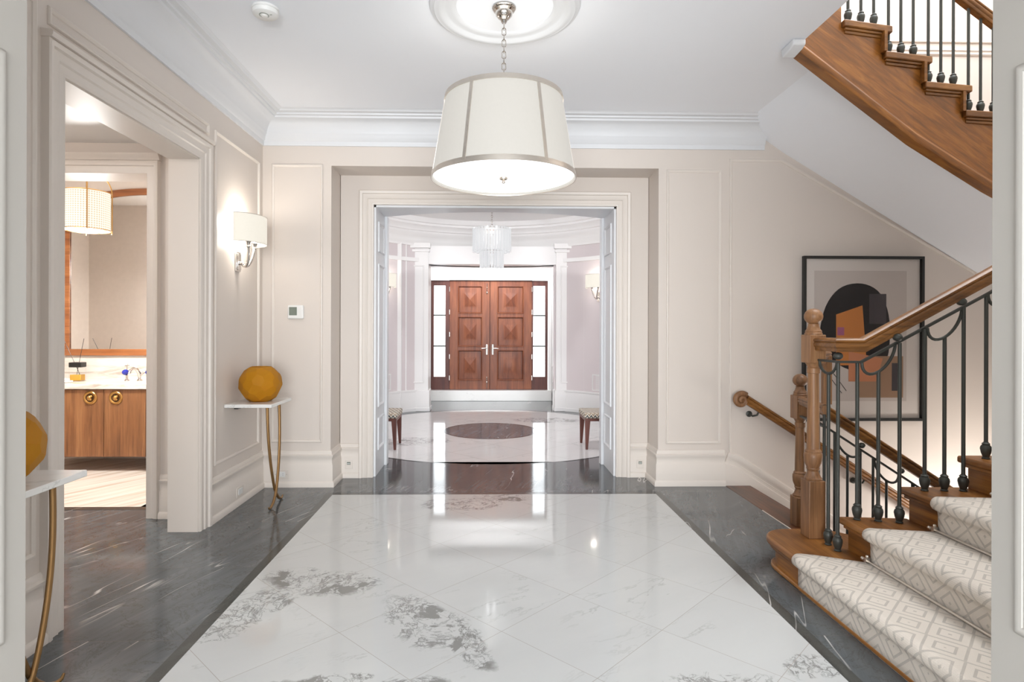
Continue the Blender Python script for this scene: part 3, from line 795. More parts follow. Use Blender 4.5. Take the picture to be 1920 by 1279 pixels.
def runner():
    me = bpy.data.meshes.new('stair_runner'); NY = 30; vs = []; uv = []; L = st
    for (x, z), s in zip(prof, arcl):
        e = interp(EDGE, x)
        for j in range(NY + 1):
            y = lerp(Y0, e, j / NY)
            vs.append((x, y, z)); uv.append((y, s))
    fs = []
    for i in range(len(prof) - 1):
        for j in range(NY): a = i * (NY + 1) + j; fs.append((a, a + 1, a + NY + 2, a + NY + 1))
    me.from_pydata(vs, [], fs)
    lay = me.uv_layers.new(name='UVMap')
    for lp in me.loops: lay.data[lp.index].uv = uv[lp.vertex_index]
    me.shade_smooth(); me.materials.append(MAT['carpet'])
    o = bpy.data.objects.new('stair_runner', me); COL.objects.link(o)
    so = o.modifiers.new('pile', 'SOLIDIFY'); so.thickness = .012; so.offset = 0.0
    return o
tag(runner(), 'cream stair runner woven with grey concentric diamonds over the treads', 'carpet')
# ---- stair rods
where = {0: 'lowest stair rod, at the back of the bottom tread', 1: 'stair rod at the back of the second tread', 2: 'stair rod at the back of the third tread, mostly behind the white pillar'}
def stair_rod(i):
    x = NOSE[i + 1] + .004; z = RI * (i + 1) + .022; e = interp(EDGE, x)
    t = thing('stair_rod', where[i], 'stair rod', (x, e, z), group='stair rods across the runner')
    m = M(); m.cyl((x, Y0 + .01, z), (x, e + .02, z), .0065, 10); obj('rod', m, 'steel', t)
    m = M(); m.cyl((x, e + .02, z), (x, e + .03, z), .011, 12); m.ball((x, e + .04, z), .010, 10); obj('finial', m, 'steel', t)
    m = M(); m.box(x - .012, x + .016, e - .004, e + .012, z - .016, z + .016); m.ball((x, e + .004, z + .022), .008, 8); obj('bracket', m, 'steel', t)
for i in range(3): stair_rod(i)

# ---- newel posts (turned)
def newel(loc, s, h0, h1, label):
    """s: half width of the square base; h0 height of the base; h1: top of the upper block. built at z=0"""
    x, y, z = loc
    t = thing('newel_post', label, 'newel post', loc)
    m = M(); m.box(x - s, x + s, y - s, y + s, z, z + h0); obj('base', m, 'oak_z', t, bev=.004)
    k = s / .047
    bl = .16                          # upper block height
    b0 = z + h1 - bl
    L0, L1 = z + h0, b0
    pr = [(.001, L0 - .002), (.046 * k, L0), (.048 * k, L0 + .010), (.040 * k, L0 + .018), (.034 * k, L0 + .034), (.030 * k, L0 + .05), (.034 * k, L0 + .058), (.036 * k, L0 + .064), (.034 * k, L0 + .07), (.046 * k, L0 + .10), (.049 * k, L0 + .13), (.048 * k, L0 + .148), (.042 * k, L0 + .156), (.043 * k, L0 + .163), (.034 * k, L0 + .175),
          (.034 * k, L0 + .19), (.029 * k, L1 - .075), (.029 * k, L1 - .06), (.034 * k, L1 - .058), (.034 * k, L1 - .03), (.030 * k, L1 - .026), (.036 * k, L1 - .012), (.045 * k, L1 + .001), (.001, L1 + .002)]
    m = M(); m.lathe(pr, (x, y, 0), 32); obj('turned_shaft', m, 'oak_z', t, smooth=35)
    m = M(); m.box(x - s, x + s, y - s, y + s, b0, z + h1); obj('upper_block', m, 'oak_z', t, bev=.004)
    T = z + h1
    pr = [(.001, T - .002), (.046 * k, T), (.047 * k, T + .008), (.042 * k, T + .014), (.044 * k, T + .02), (.034 * k, T + .035), (.028 * k, T + .055), (.030 * k, T + .062)]
    cz = T + .062 + .042 * k; R = .050 * k
    for q in range(9):
        a = -PI / 2 + PI * (.15 + .85 * q / 8)
        pr.append((max(R * math.cos(a), .0005), cz + R * .92 * math.sin(a)))
    m = M(); m.lathe(pr, (x, y, 0), 32); obj('ball_finial', m, 'oak_z', t, smooth=35)
    return t
newel((1.866, 3.333, .17), .047, .325, 1.15, 'taller turned oak newel post with ball top standing on the bottom stair tread')
newel((2.165, 4.03, .001), .046, .20, .895, 'shorter turned oak newel post behind the taller one, at the head of the basement stair')

# ---- iron balusters
def baluster(par, x, y, z0, z1, r=.0093, shoe=True):
    m = M(); m.cyl((x, y, z0 + .02), (x, y, z1), r, 12); b = obj('baluster', m, 'iron', par)
    if shoe:
        pr = [(.001, 0), (.017, .0), (.018, .004), (.014, .010), (.021, .030), (.025, .052), (.023, .064), (.016, .074), (.019, .079), (.014, .083), (.010, .088)]
        m = M(); m.lathe([(a, q + z0) for a, q in pr], (x, y, 0), 18); obj('baluster_shoe', m, 'iron', b, smooth=35)
    return b
RAIL = [(-.020, -.036), (.020, -.036), (.024, -.030), (.024, -.018), (.030, -.012), (.033, 0), (.030, .008), (.026, .012), (.033, .018), (.033, .026), (.022, .035), (0, .038), (-.022, .035), (-.033, .026), (-.033, .018), (-.026, .012), (-.030, .008), (-.033, 0), (-.030, -.012), (-.024, -.018), (-.024, -.030)]
BAR = [(-.010, -.006), (.010, -.006), (.010, .006), (-.010, .006)]
yr = lambda x: interp([(1.97, 3.10), (2.17, 3.045), (2.6, 3.02), (4, 3.0)], x)
SL = .578
def zbar(x): return 1.178 + max(0, x - 1.985) * SL
rl = thing('stair_railing', 'iron balustrade with oak handrail climbing the main stair', 'railing', (1.876, 3.2, .17))
m = M(); zc = 1.268
m.sweep([(1.872, 3.286, zc), (1.872, 3.10, zc), (1.99, 3.085, zc), (2.61, yr(2.61), zc + .62 * SL + .002), (3.7, yr(3.7), zc + 1.71 * SL)], RAIL)
obj('handrail', m, 'oak', rl, smooth=35)
m = M(); m.sweep([(1.874, 3.286, 1.178), (1.874, 3.10, 1.178), (1.985, 3.09, 1.178), (2.61, yr(2.61), zbar(2.61)), (3.7, yr(3.7), zbar(3.7))], BAR)
obj('lower_rail', m, 'iron', rl, smooth=0)
def u_loop(c, d, r, par, mat='iron', sag=1.0):
    """half ring hanging under a rail: centre c, rail direction d (unit), radius r along the rail"""
    d = Vector(d).normalized(); dn = Vector((0, 0, -1)); c = Vector(c)
    pts = [c + d * (-r * math.cos(PI * i / 16)) + dn * (r * sag * math.sin(PI * i / 16)) for i in range(17)]
    m = M(); m.tube(pts, .008, 8); return obj('half_ring', m, mat, par)
def rail_ball(x, y, z, r, par):
    m = M(); m.ball((x, y, z), r, 16, .85); obj('ball', m, 'iron', par)
u_loop((1.875, 3.203, 1.175), (0, 1, 0), .082, rl, sag=.8)
baluster(rl, 1.878, 3.203, .17, 1.112); baluster(rl, 1.876, 3.112, .17, 1.178); rail_ball(1.876, 3.112, 1.209, .024, rl)
for k, xs in enumerate([(1.972, 2.068, 2.163), (2.29, 2.39, 2.486), (2.60, 2.70, 2.80), (2.91, 3.005, 3.10), (3.215, 3.31, 3.405)]):
    z0 = RI * (k + 2); xm, r = xs[1], (xs[2] - xs[0]) / 2
    for q, x in enumerate(xs):
        baluster(rl, x, yr(x), z0, zbar(x) - (r * 1.02 if q == 1 else 0))
    u_loop((xm, yr(xm), zbar(xm)), (1, 0, SL), r * 1.08, rl, sag=.95)
    rail_ball(xs[2] - .012, yr(xs[2]), zbar(xs[2] - .012) + .036, .024, rl)

# ---- basement stair and its rail
bs = thing('staircase', 'dark oak basement stair going down beside the far wall', 'staircase', (2.4, 4.5, -.17))
BRI, BRU = .17, .265
for i in range(7):
    x0 = 2.285 + BRU * i; z = -BRI * (i + 1)
    m = M(); m.box(x0 - .02, x0 + BRU + .02, 3.90, YB - .022, z - .035, z); obj('tread', m, 'oak_dark', bs, bev=.008)
    m = M(); m.box(x0 - .02, x0, 3.90, YB - .022, z, z + BRI - .036); obj('riser', m, 'oak_dark', bs)
BSL = .641
zr2 = lambda x: .745 - (x - 2.396) * BSL
br = thing('stair_railing', 'descending iron and oak balustrade of the basement stair', 'railing', (2.25, 4.0, 0))
m = M(); m.sweep([(2.212, 4.0, .815), (2.30, 4.0, .808), (3.9, 4.0, zr2(3.9))], RAIL); obj('handrail', m, 'oak', br, smooth=35)
zb2 = lambda x: .622 - (x - 2.417) * BSL
m = M(); m.sweep([(2.212, 4.0, .735), (2.26, 4.0, .725), (3.9, 4.0, zb2(3.9))], BAR); obj('lower_rail', m, 'iron', br, smooth=0)
xs = 2.30
grp = [(2.388, 2.478, 2.567), (2.656, 2.749, 2.84), (2.93, 3.02, 3.11), (3.2, 3.29, 3.38)]
for g in grp:
    r = (g[2] - g[0]) / 2
    for q, x in enumerate(g):
        k = int((x - 2.265) / BRU); z0 = -BRI * (k + 1)
        baluster(br, x, 4.0, z0, zb2(x) - (r if q == 1 else 0), .0085, shoe=True)
    u_loop((g[1], 4.0, zb2(g[1])), (1, 0, -BSL), r * 1.1, br, sag=.95)
    rail_ball(g[2] + .01, 4.0, zb2(g[2] + .01) + .036, .023, br)
# short guard between the two newels with its goose-neck
gd = thing('guard_rail', 'short iron guard with vertical oak goose-neck between the two newel posts', 'railing', (2.1, 3.7, 0))
m = M(); m.sweep([(2.06, 3.53, 1.19), (2.06, 3.53, .90)], [(a * .75, b * .75) for a, b in RAIL], up=(0, 1, 0)); m.sweep([(1.90, 3.385, 1.19), (2.075, 3.55, 1.19)], [(a * .75, b * .75) for a, b in RAIL])
m.sweep([(2.05, 3.52, .865), (2.145, 3.975, .865)], [(a * .75, b * .75) for a, b in RAIL]); obj('handrail', m, 'oak_z', gd, smooth=35)
for x, y in ((2.085, 3.60), (2.10, 3.69), (2.118, 3.78), (2.135, 3.87)): baluster(gd, x, y, 0.001, .84, .0093)
m = M(); m.sweep([(2.06, 3.56, .76), (2.14, 3.97, .76)], BAR); obj('lower_rail', m, 'iron', gd, smooth=0)

# ---- wall handrail with volute
wr = thing('wall_handrail', 'oak handrail with a scrolled end fixed along the far wall above the basement stair', 'handrail', (2.14, 4.98, .78))
m = M(); y = 4.975
pts = [(2.205, y, .757)] + [(x, y, .757 - (x - 2.205) * .636) for x in (2.6, 3.2, 3.9)]
m.sweep(pts, RAIL); obj('rail', m, 'oak', wr, smooth=35)
m = M(); sp = []; rad = []
for i in range(44):
    t = i / 43; a = PI / 2 - .57 + t * PI * 3.0; R = lerp(.058, .012, t)
    sp.append((2.165 + R * math.cos(a) , y - .022 * t, .748 + R * math.sin(a))); rad.append(lerp(.026, .012, t))
m.tube(sp, rad, 12, up=(0, 1, 0)); m.tube([(2.21, y, .79), (2.165 + .058 * math.cos(PI / 2 - .57), y, .748 + .058 * math.sin(PI / 2 - .57))], .026, 12, up=(0, 1, 0))
m.lathe([(.001, -.030), (.020, -.020), (.050, -.014), (.054, 0), (.050, .014), (.02, .02), (.001, .02)], (0, 0, 0), 28, mat=Matrix.Translation((2.165, y + .004, .745)) @ Matrix.Rotation(PI / 2, 4, 'X'))
obj('volute', m, 'oak_z', wr, smooth=35)
for x, z in ((2.275, .618), (3.19, .04)):
    m = M(); m.lathe([(.001, 0), (.026, 0), (.026, .008), (.012, .014), (.001, .014)], (0, 0, 0), 16, mat=Matrix.Translation((x, YB - .001, z)) @ Matrix.Rotation(PI / 2, 4, 'X'))
    m.tube([(x, YB - .012, z), (x + .01, YB - .05, z - .012), (x + .035, YB - .08, z + .0), (x + .055, 4.98, z + .048)], .0085, 8)
    obj('bracket', m, 'iron', wr)

# ---- upper flight
YU = [(1.92, 3.70), (1.95, 3.705), (2.414, 3.80), (2.877, 3.90), (3.478, 4.0), (4.4, 4.07)]
yu = lambda x: interp(YU, x)
up = thing('staircase', 'upper oak flight with sawtooth stringer crossing the stairwell overhead', 'staircase', (3.0, 4.0, 2.8))
UX = [2.0, 2.316, 2.633, 2.952, 3.275, 3.595, 3.91, 4.22]; UZ = [3.535 - .17 * i for i in range(8)]    # left end and top of each tread
for i, (x, z) in enumerate(zip(UX, UZ)):
    if i == 0: continue
    x1 = x + .372
    def face(x0, x1, z0, z1, d0, d1, m):
        fr = [(x0, yu(x0) + d0, z0), (x1, yu(x1) + d0, z0), (x1, yu(x1) + d0, z1), (x0, yu(x0) + d0, z1)]
        bk = [(x0, yu(x0) + d1 if d1 < 1 else YB - .022, z0), (x1, yu(x1) + d1 if d1 < 1 else YB - .022, z0), (x1, yu(x1) + d1 if d1 < 1 else YB - .022, z1), (x0, yu(x0) + d1 if d1 < 1 else YB - .022, z1)]
        m.add(fr + bk, [(0, 1, 2, 3), (7, 6, 5, 4), (0, 4, 5, 1), (1, 5, 6, 2), (2, 6, 7, 3), (3, 7, 4, 0)])
    m = M(); face(x, x1, z - .045, z, 0, 9, m); obj('tread', m, 'oak', up, bev=.007)
    m = M(); face(x + .012, x1 - .03, z - .062, z - .045, .012, .10, m); face(x + .018, x1 - .05, z - .082, z - .062, .022, .10, m); obj('cove_moulding', m, 'oak', up, bev=.004)
    m = M(); m.box(x1 - .075, x1 - .055, yu(x) + .05, YB - .022, z - .18, z - .045); obj('riser', m, 'oak', up)
sb = lambda x: interp([(1.93, 3.143), (1.95, 3.131), (2.414, 2.865), (2.877, 2.605), (3.478, 2.313), (4.4, 1.87)], x)
pts = [(1.93, 3.44), (1.93, sb(1.93))] + [(x, sb(x)) for x in (1.995, 2.2, 2.5, 2.8, 3.1, 3.4, 3.7, 4.0, 4.4)]
rt = []
for i in range(7, -1, -1):
    xr = UX[i] + .365 - .055
    if i == 7: rt.append((4.4, UZ[7] - .045))
    else: rt += [(xr, UZ[i + 1] - .045), (xr, UZ[i] - .045)]
rt = [p for p in rt if p[0] <= 4.4]
rt = rt + [(1.93, UZ[0] - .045)]
def strip(outl, d0, d1):
    m = M(); n = len(outl)
    fr = [(x, yu(x) + d0, z) for x, z in outl]; bk = [(x, yu(x) + d1, z) for x, z in outl]
    m.add(fr + bk, [tuple(range(n)), tuple(range(2 * n - 1, n - 1, -1))] + [(i, i + n, (i + 1) % n + n, (i + 1) % n) for i in range(n)])
    return m
# cut the sawtooth face into narrow columns so that it can follow the bend
xsb = sorted(set([1.95, 2.414, 2.877, 3.478, 4.0, 4.3] + [UX[i] + .31 for i in range(7)]))
m = M()
for a, b in zip(xsb, xsb[1:]):
    mid = (a + b) / 2
    tz = UZ[0] - .045
    for i in range(8):
        if mid > UX[i] + .31: tz = (UZ[i + 1] - .045) if i < 7 else UZ[7] - .045
    o = [(a, yu(a) + .03, sb(a)), (b, yu(b) + .03, sb(b)), (b, yu(b) + .03, tz), (a, yu(a) + .03, tz)]
    o2 = [(x, y + .04, z) for x, y, z in o]
    m.add(o + o2, [(0, 1, 2, 3), (7, 6, 5, 4), (0, 4, 5, 1), (2, 6, 7, 3), (0, 3, 7, 4), (1, 5, 6, 2)])
def diag_oak():
    mm, nt, p = new_mat('oak grain along the stair slope')
    V = mapping(nt, pos(nt), rot=(0, -.505, 0), sc=(1, 1, 1)); V = mapping(nt, V, sc=(2.0, 10, 26))
    n1 = noise(nt, V, 1, 6, .62, .9); n2 = noise(nt, mapping(nt, V, sc=(3, 3, 4)), 1, 3, .6)
    c = ramp(nt, n1.outputs['Fac'], [(.34, srgb(104, 62, 18)), (.5, srgb(130, 79, 26)), (.66, srgb(154, 99, 38))])
    pores = ramp(nt, n2.outputs['Fac'], [(.34, .7), (.46, 1.0)])
    plug(nt, mixc(nt, .5, c, pores, 'MULTIPLY'), p.inputs['Base Color'])
    p.inputs['Roughness'].default_value = .4; p.inputs['Coat Weight'].default_value = .2
    return mm
MAT['oak_diag'] = diag_oak()
obj('stringer', m, 'oak_diag', up, smooth=0)
m = M(); m.sweep([(x, yu(x) + .012, sb(x) + .03) for x in (1.95, 2.414, 2.877, 3.478, 4.2)], [(-.055, -.03), (.018, -.03), (.022, -.02), (.022, .012), (.012, .02), (.006, .035), (-.005, .045), (-.055, .045)])
obj('bottom_moulding', m, 'oak_diag', up, smooth=25)
ur = thing('stair_railing', 'iron balusters standing on the upper oak flight, cut by the top of the picture', 'railing', (3.0, 4.0, 3.0))
for i in range(1, 8):
    for f in (.055, .155, .255):
        x = UX[i] + f; baluster(ur, x, yu(x) + .045, UZ[i], UZ[i] + .80 - f * .55, .0093)
m = M(); m.sweep([(x, yu(x) + .045, UZ[1] + .84 - (x - UX[1]) * .585) for x in (2.36, 2.66, 2.96, 3.3, 3.6, 4.3)], RAIL); obj('handrail', m, 'oak', ur, smooth=35)
# ================================================================== THINGS IN THE HALL
# ---- drum pendant
PX, PYY = .094, 3.298
pl = thing('pendant_light', 'large white drum pendant with nickel bands hanging by a chain in the hall', 'pendant light', (PX, PYY, ZC))
m = M(); m.lathe([(.001, ZC), (.064, ZC), (.066, ZC - .008), (.058, ZC - .012), (.060, ZC - .02), (.048, ZC - .028), (.046, ZC - .045), (.032, ZC - .062), (.016, ZC - .072), (.018, ZC - .078), (.012, ZC - .088), (.001, ZC - .09)], (PX, PYY, 0), 32)
obj('ceiling_canopy', m, 'chrome', pl)
m = M()
zt, zb_ = ZC - .088, 2.70; nl = 11; L = (zt - zb_) / nl
for i in range(nl):
    c = zt - L * (i + .5); hl, hw = L * .62, .011
    pts = []
    for q in range(16):
        a = 2 * PI * q / 16; u = hw * math.cos(a); v_ = (hl - hw) * (1 if math.sin(a) > 0 else -1) + hw * math.sin(a)
        pts.append((PX + (u if i % 2 else 0), PYY + (0 if i % 2 else u), c + v_))
    m.tube(pts, .0032, 6, closed=True)
obj('chain', m, 'chrome', pl)
ZT, ZB, RT, RB = 2.635, 2.185, .323, .398
m = M(); m.lathe([(RB, ZB), (RT, ZT), (RT - .003, ZT), (RB - .003, ZB), (RB, ZB)], (PX, PYY, 0), 96); sh = obj('lamp_shade', m, 'shade', pl)
for z0, z1, nm in ((ZB - .004, ZB + .024, 'bottom_band'), (ZT - .022, ZT + .004, 'top_band')):
    f = lambda z: lerp(RB, RT, (z - ZB) / (ZT - ZB))
    m = M(); m.lathe([(f(z0) + .0, z0), (f(z0) + .006, z0), (f(z1) + .006, z1), (f(z1), z1), (f(z0), z0)], (PX, PYY, 0), 96); obj(nm, m, 'steel', sh)
for a in (-1.03, -2.12, -3.16, -.0, 1.05, 2.1):
    m = M(); ca, sa = math.cos(a), math.sin(a); t_ = Vector((-sa, ca, 0)) * .009; R_ = Vector((ca, sa, 0))
    lo = Vector((PX, PYY, ZB + .01)) + R_ * (RB + .001); hi = Vector((PX, PYY, ZT)) + R_ * (RT + .001)
    v = [lo - t_, lo + t_, hi + t_, hi - t_]; v2 = [p + R_ * .004 for p in v]
    m.add(v + v2, [(0, 1, 2, 3), (7, 6, 5, 4), (0, 4, 5, 1), (1, 5, 6, 2), (2, 6, 7, 3), (3, 7, 4, 0)]); obj('vertical_band', m, 'steel', sh)
m = M(); m.lathe([(.001, ZB + .012), (RB - .008, ZB + .012), (RB - .008, ZB + .020), (.001, ZB + .020)], (PX, PYY, 0), 96); obj('diffuser', m, 'diffuser', pl)
m = M(); m.lathe([(.001, ZB - .026), (.008, ZB - .022), (.010, ZB - .016), (.004, ZB - .010), (.022, ZB - .002), (.024, ZB + .006), (.016, ZB + .012), (.001, ZB + .012)], (PX, PYY, 0), 20); obj('finial', m, 'steel', pl)
m = M()
for a in (0, 2 * PI / 3, 4 * PI / 3): m.cyl((PX, PYY, ZT + .055), (PX + RT * math.cos(a), PYY + RT * math.sin(a), ZT), .004, 8)
m.ball((PX, PYY, 2.70), .014, 12); obj('spider', m, 'chrome', pl)
light('pendant_bulb', 'POINT', (PX, PYY, 2.53), 3.4, (1, .95, .88), .12)

# ---- wall sconces (built with its back on the local x=0 plane, facing +x)
def make_sconce(label, loc, rotz):
    t = thing('wall_sconce', label, 'wall lamp', (0, 0, 0))
    m = M(); m.box(0, .012, -.04, .04, -.075, .075); m.box(.012, .020, -.03, .03, -.062, .062); obj('wall_plate', m, 'chrome', t, False, bev=.003)
    m = M(); m.cyl((.02, 0, -.01), (.045, 0, -.015), .014, 14); m.ball((.045, 0, -.015), .018, 12)
    for s in (-1, 1):
        p = []
        for i in range(13):
            a = i / 12
            p.append((.045 + .062 * math.sin(a * PI / 2), s * .055 * (1 - math.cos(a * PI / 2)) + s * .006, -.03 - .035 * math.sin(a * PI) * .6 + .145 * (1 - math.cos(a * PI / 2))))
        m.tube(p, [lerp(.0085, .012, i / 12) for i in range(13)], 10)
        m.lathe([(.012, .100), (.018, .108), (.018, .114), (.015, .118), (.020, .140), (.026, .146), (.001, .147)], (.107, s * .061, 0), 18)
    obj('arms', m, 'chrome', t, False)
    m = M(); out = []
    a_, b_ = .20, .155; x0 = .055
    def loop(off, z):
        L = [(x0 + (b_ - off) * math.sin(PI * i / 32), -(a_ - off) * math.cos(PI * i / 32), z) for i in range(33)]
        return L
    A = loop(0, .135) ; B = loop(0, .345); Cc = loop(.003, .135); D = loop(.003, .345)
    k = 33; vs = A + B + D + Cc; fs = []
    for i in range(k - 1):
        for r in range(4): fs.append((r * k + i, r * k + i + 1, ((r + 1) % 4) * k + i + 1, ((r + 1) % 4) * k + i))
    m.add(vs, fs); sh = obj('lamp_shade', m, 'shade_sconce', t, False)
    m = M()
    for z in (.136, .344): m.tube([(p[0], p[1], z) for p in loop(-.001, z)], .0022, 6)
    m.cyl((x0, -a_, .136), (x0, -a_, .344), .0022, 6); m.cyl((x0, a_, .136), (x0, a_, .344), .0022, 6)
    obj('shade_trim', m, 'steel', sh, False)
    m = M()
    for s in (-1, 1): m.lathe([(.001, .15), (.012, .15), (.016, .20), (.024, .235), (.016, .258), (.001, .265)], (.107, s * .061, 0), 14)
    obj('bulb', m, 'bulb', t, False)
    t.location = loc; t.rotation_euler = (0, 0, rotz); return t
MAT['bulb'] = emit('lit bulb', (1, .9, .75, 1), 3.0)
sc = make_sconce('nickel two-arm wall sconce with half-oval shade beside the hall door casing', (XL, 4.56, 1.855), 0)
def wall_lamp(loc, out, p, col=(1, .95, .88)):
    light('sconce_bulb', 'POINT', (loc[0] + out[0] * .10, loc[1] + out[1] * .10, loc[2] + .30), p * .6, col, .05)
    light('sconce_bulb', 'POINT', (loc[0] + out[0] * .10, loc[1] + out[1] * .10, loc[2] + .16), p * .4, col, .05)
wall_lamp((XL, 4.56, 1.855), (1, 0), 6.0)
for s, ang, lab in ((-1, 0, 'wall sconce in the round foyer, over the left bench'), (1, 0, 'wall sconce in the round foyer, over the right bench')):
    a = PI / 2 - s * math.radians(50)
    x = FX + (FR - .002) * math.cos(a); y = FY + (FR - .002) * math.sin(a)
    out = (-math.cos(a), -math.sin(a))
    dup(sc, (x, y, 1.855), math.atan2(out[1], out[0]), lab, 'foyer wall sconces')
    wall_lamp((x, y, 1.855), out, 2.0)

# ---- chandelier of glass tubes
def crystal():
    m, nt, p = new_mat('lit ribbed glass')
    lw = N(nt, 'ShaderNodeLayerWeight'); lw.inputs['Blend'].default_value = .35
    n = noise(nt, mapping(nt, objc(nt), sc=(40, 40, 3)), 1, 3)
    e = N(nt, 'ShaderNodeEmission'); e.inputs['Strength'].default_value = .78
    plug(nt, mixc(nt, lw.outputs['Facing'], ramp(nt, n.outputs['Fac'], [(.3, (.80, .81, .84, 1)), (.7, (1, 1, 1, 1))]), (.42, .43, .46, 1)), e.inputs['Color'])
    g = N(nt, 'ShaderNodeBsdfGlossy'); g.inputs['Roughness'].default_value = .1
    t = N(nt, 'ShaderNodeBsdfTransparent')
    m1 = N(nt, 'ShaderNodeMixShader'); m1.inputs[0].default_value = .22; plug(nt, e.outputs[0], m1.inputs[1]); plug(nt, g.outputs[0], m1.inputs[2])
    m2 = N(nt, 'ShaderNodeMixShader'); m2.inputs[0].default_value = .3; plug(nt, m1.outputs[0], m2.inputs[1]); plug(nt, t.outputs[0], m2.inputs[2])
    plug(nt, m2.outputs[0], nt.nodes['Material Output'].inputs['Surface']); return m
MAT['crystal'] = crystal()
cx, cy = .07, 7.8
ch = thing('chandelier', 'two-tier white glass tube chandelier hanging in the round foyer', 'chandelier', (cx, cy, 3.1))
def tubes(R, n, z0, z1, nm):
    m = M(); m.lathe([(R - .02, z1 - .012), (R, z1 - .012), (R, z1), (R - .02, z1), (R - .02, z1 - .012)], (cx, cy, 0), 48); fr = obj(nm, m, 'chrome', ch)
    for i in range(n):
        a = 2 * PI * i / n; x, y = cx + (R - .004) * math.cos(a), cy + (R - .004) * math.sin(a); w_ = PI * R / n * .96
        m = M(); k = 8; pr = []
        for q in range(k): pr.append((w_ * (1.0 if q % 2 else .72), 0))
        V0 = [(x + pr[q][0] * math.cos(2 * PI * q / k + a), y + pr[q][0] * math.sin(2 * PI * q / k + a), z0 + (.012 if i % 2 else 0)) for q in range(k)]
        V1 = [(p[0], p[1], z1 + .012) for p in V0]
        m.add(V0 + V1, [tuple(range(k))[::-1], tuple(range(k, 2 * k))] + [(q, (q + 1) % k, (q + 1) % k + k, q + k) for q in range(k)])
        obj('glass_tube', m, 'crystal', fr, smooth=0)
tubes(.245, 36, 2.36, 2.655, 'upper_tier'); tubes(.150, 24, 2.155, 2.375, 'lower_tier')
m = M(); m.lathe([(.001, 2.70), (.02, 2.70), (.06, 2.672), (.23, 2.668), (.23, 2.66), (.001, 2.66)], (cx, cy, 0), 40)
m.lathe([(.001, 3.1), (.06, 3.1), (.055, 3.07), (.015, 3.055), (.001, 3.05)], (cx, cy, 0), 24); obj('top_plate', m, 'chrome', ch)
m = M()
for i in range(12):
    c = 3.055 - .03 * (i + .5); pts = [(cx + (.010 * math.cos(2 * PI * q / 12) if i % 2 else 0), cy + (0 if i % 2 else .010 * math.cos(2 * PI * q / 12)), c + .019 * math.sin(2 * PI * q / 12)) for q in range(12)]
    m.tube(pts, .003, 6, closed=True)
obj('chain', m, 'chrome', ch)
light('chandelier_bulbs', 'POINT', (cx, cy, 2.60), 2.5, (1, .97, .95), .2)
for _x in (-.75, .9):
    light('foyer_downlight', 'AREA', (_x, 6.28, 3.07), 27, (.97, .98, 1), .16, .16, (_x * .6, 9.4, .9))  # added fill hidden behind the near header, brightens the far foyer
light('entry_downlight', 'AREA', (.07, 10.34, 2.78), 27, (.98, .985, 1), 1.4, .12, (.07, 11.1, 1.9))  # added fill behind the lintel for the door header and casing

# ---- console tables and amber vases
def console(yc, label):
    t = thing('console_table', label, 'console table', (XL, yc, 0))
    m = M(); m.box(XL + .002, -1.562, yc - .222, yc + .222, .767, .792); obj('tabletop', m, 'marble_top', t, bev=.003)
    for s in (-1, 1):
        P_ = []
        for i in range(21):
            u = i / 20; z = .767 - .652 * u
            P_.append((-1.627 - .0 * u + .018 * u, yc + s * (.125 * (1 - u ** 2.3)), z))
        P_ += [(-1.607, yc - s * .028, .075), (-1.606, yc - s * .075, .032), (-1.606, yc - s * .125, .010), (-1.606, yc - s * .155, .012), (-1.606, yc - s * .168, .026)]
        x_off = -.006 if s < 0 else .006
        P_ = [(x + x_off * min(1, i / 18), y, z) for i, (x, y, z) in enumerate(P_)]
        n_ = len(P_)
        m = M(); m.tube(P_, [lerp(.013, .0115, i / n_) if i < n_ - 3 else [.010, .008, .005][i - n_ + 3] for i in range(n_)], 10, flat=.85)
        obj('leg', m, 'gilt', t)
    m = M(); m.box(XL + .002, XL + .03, yc - .05, yc + .05, .735, .767); obj('wall_bracket', m, 'black', t)
    return t
console(4.557, 'marble console shelf on crossed gilt legs under the wall sconce')
console(2.128, 'marble console shelf on crossed gilt legs partly hidden by the near white pillar')
def amber():
    m, nt, p = new_mat('faceted amber glass')
    lw = N(nt, 'ShaderNodeLayerWeight'); lw.inputs['Blend'].default_value = .45
    n = noise(nt, objc(nt), 6, 3)
    c1 = mixc(nt, n.outputs['Fac'], srgb(214, 150, 10), srgb(196, 128, 4))
    plug(nt, mixc(nt, math_n(nt, 'MULTIPLY', lw.outputs['Facing'], .55), c1, srgb(176, 122, 52)), p.inputs['Base Color'])
    p.inputs['Roughness'].default_value = .62; p.inputs['Specular IOR Level'].default_value = .15; p.inputs['Transmission Weight'].default_value = .30
    p.inputs['Subsurface Weight'].default_value = .35; p.inputs['Subsurface Radius'].default_value = (.08, .04, .01)
    return m
MAT['amber'] = amber()
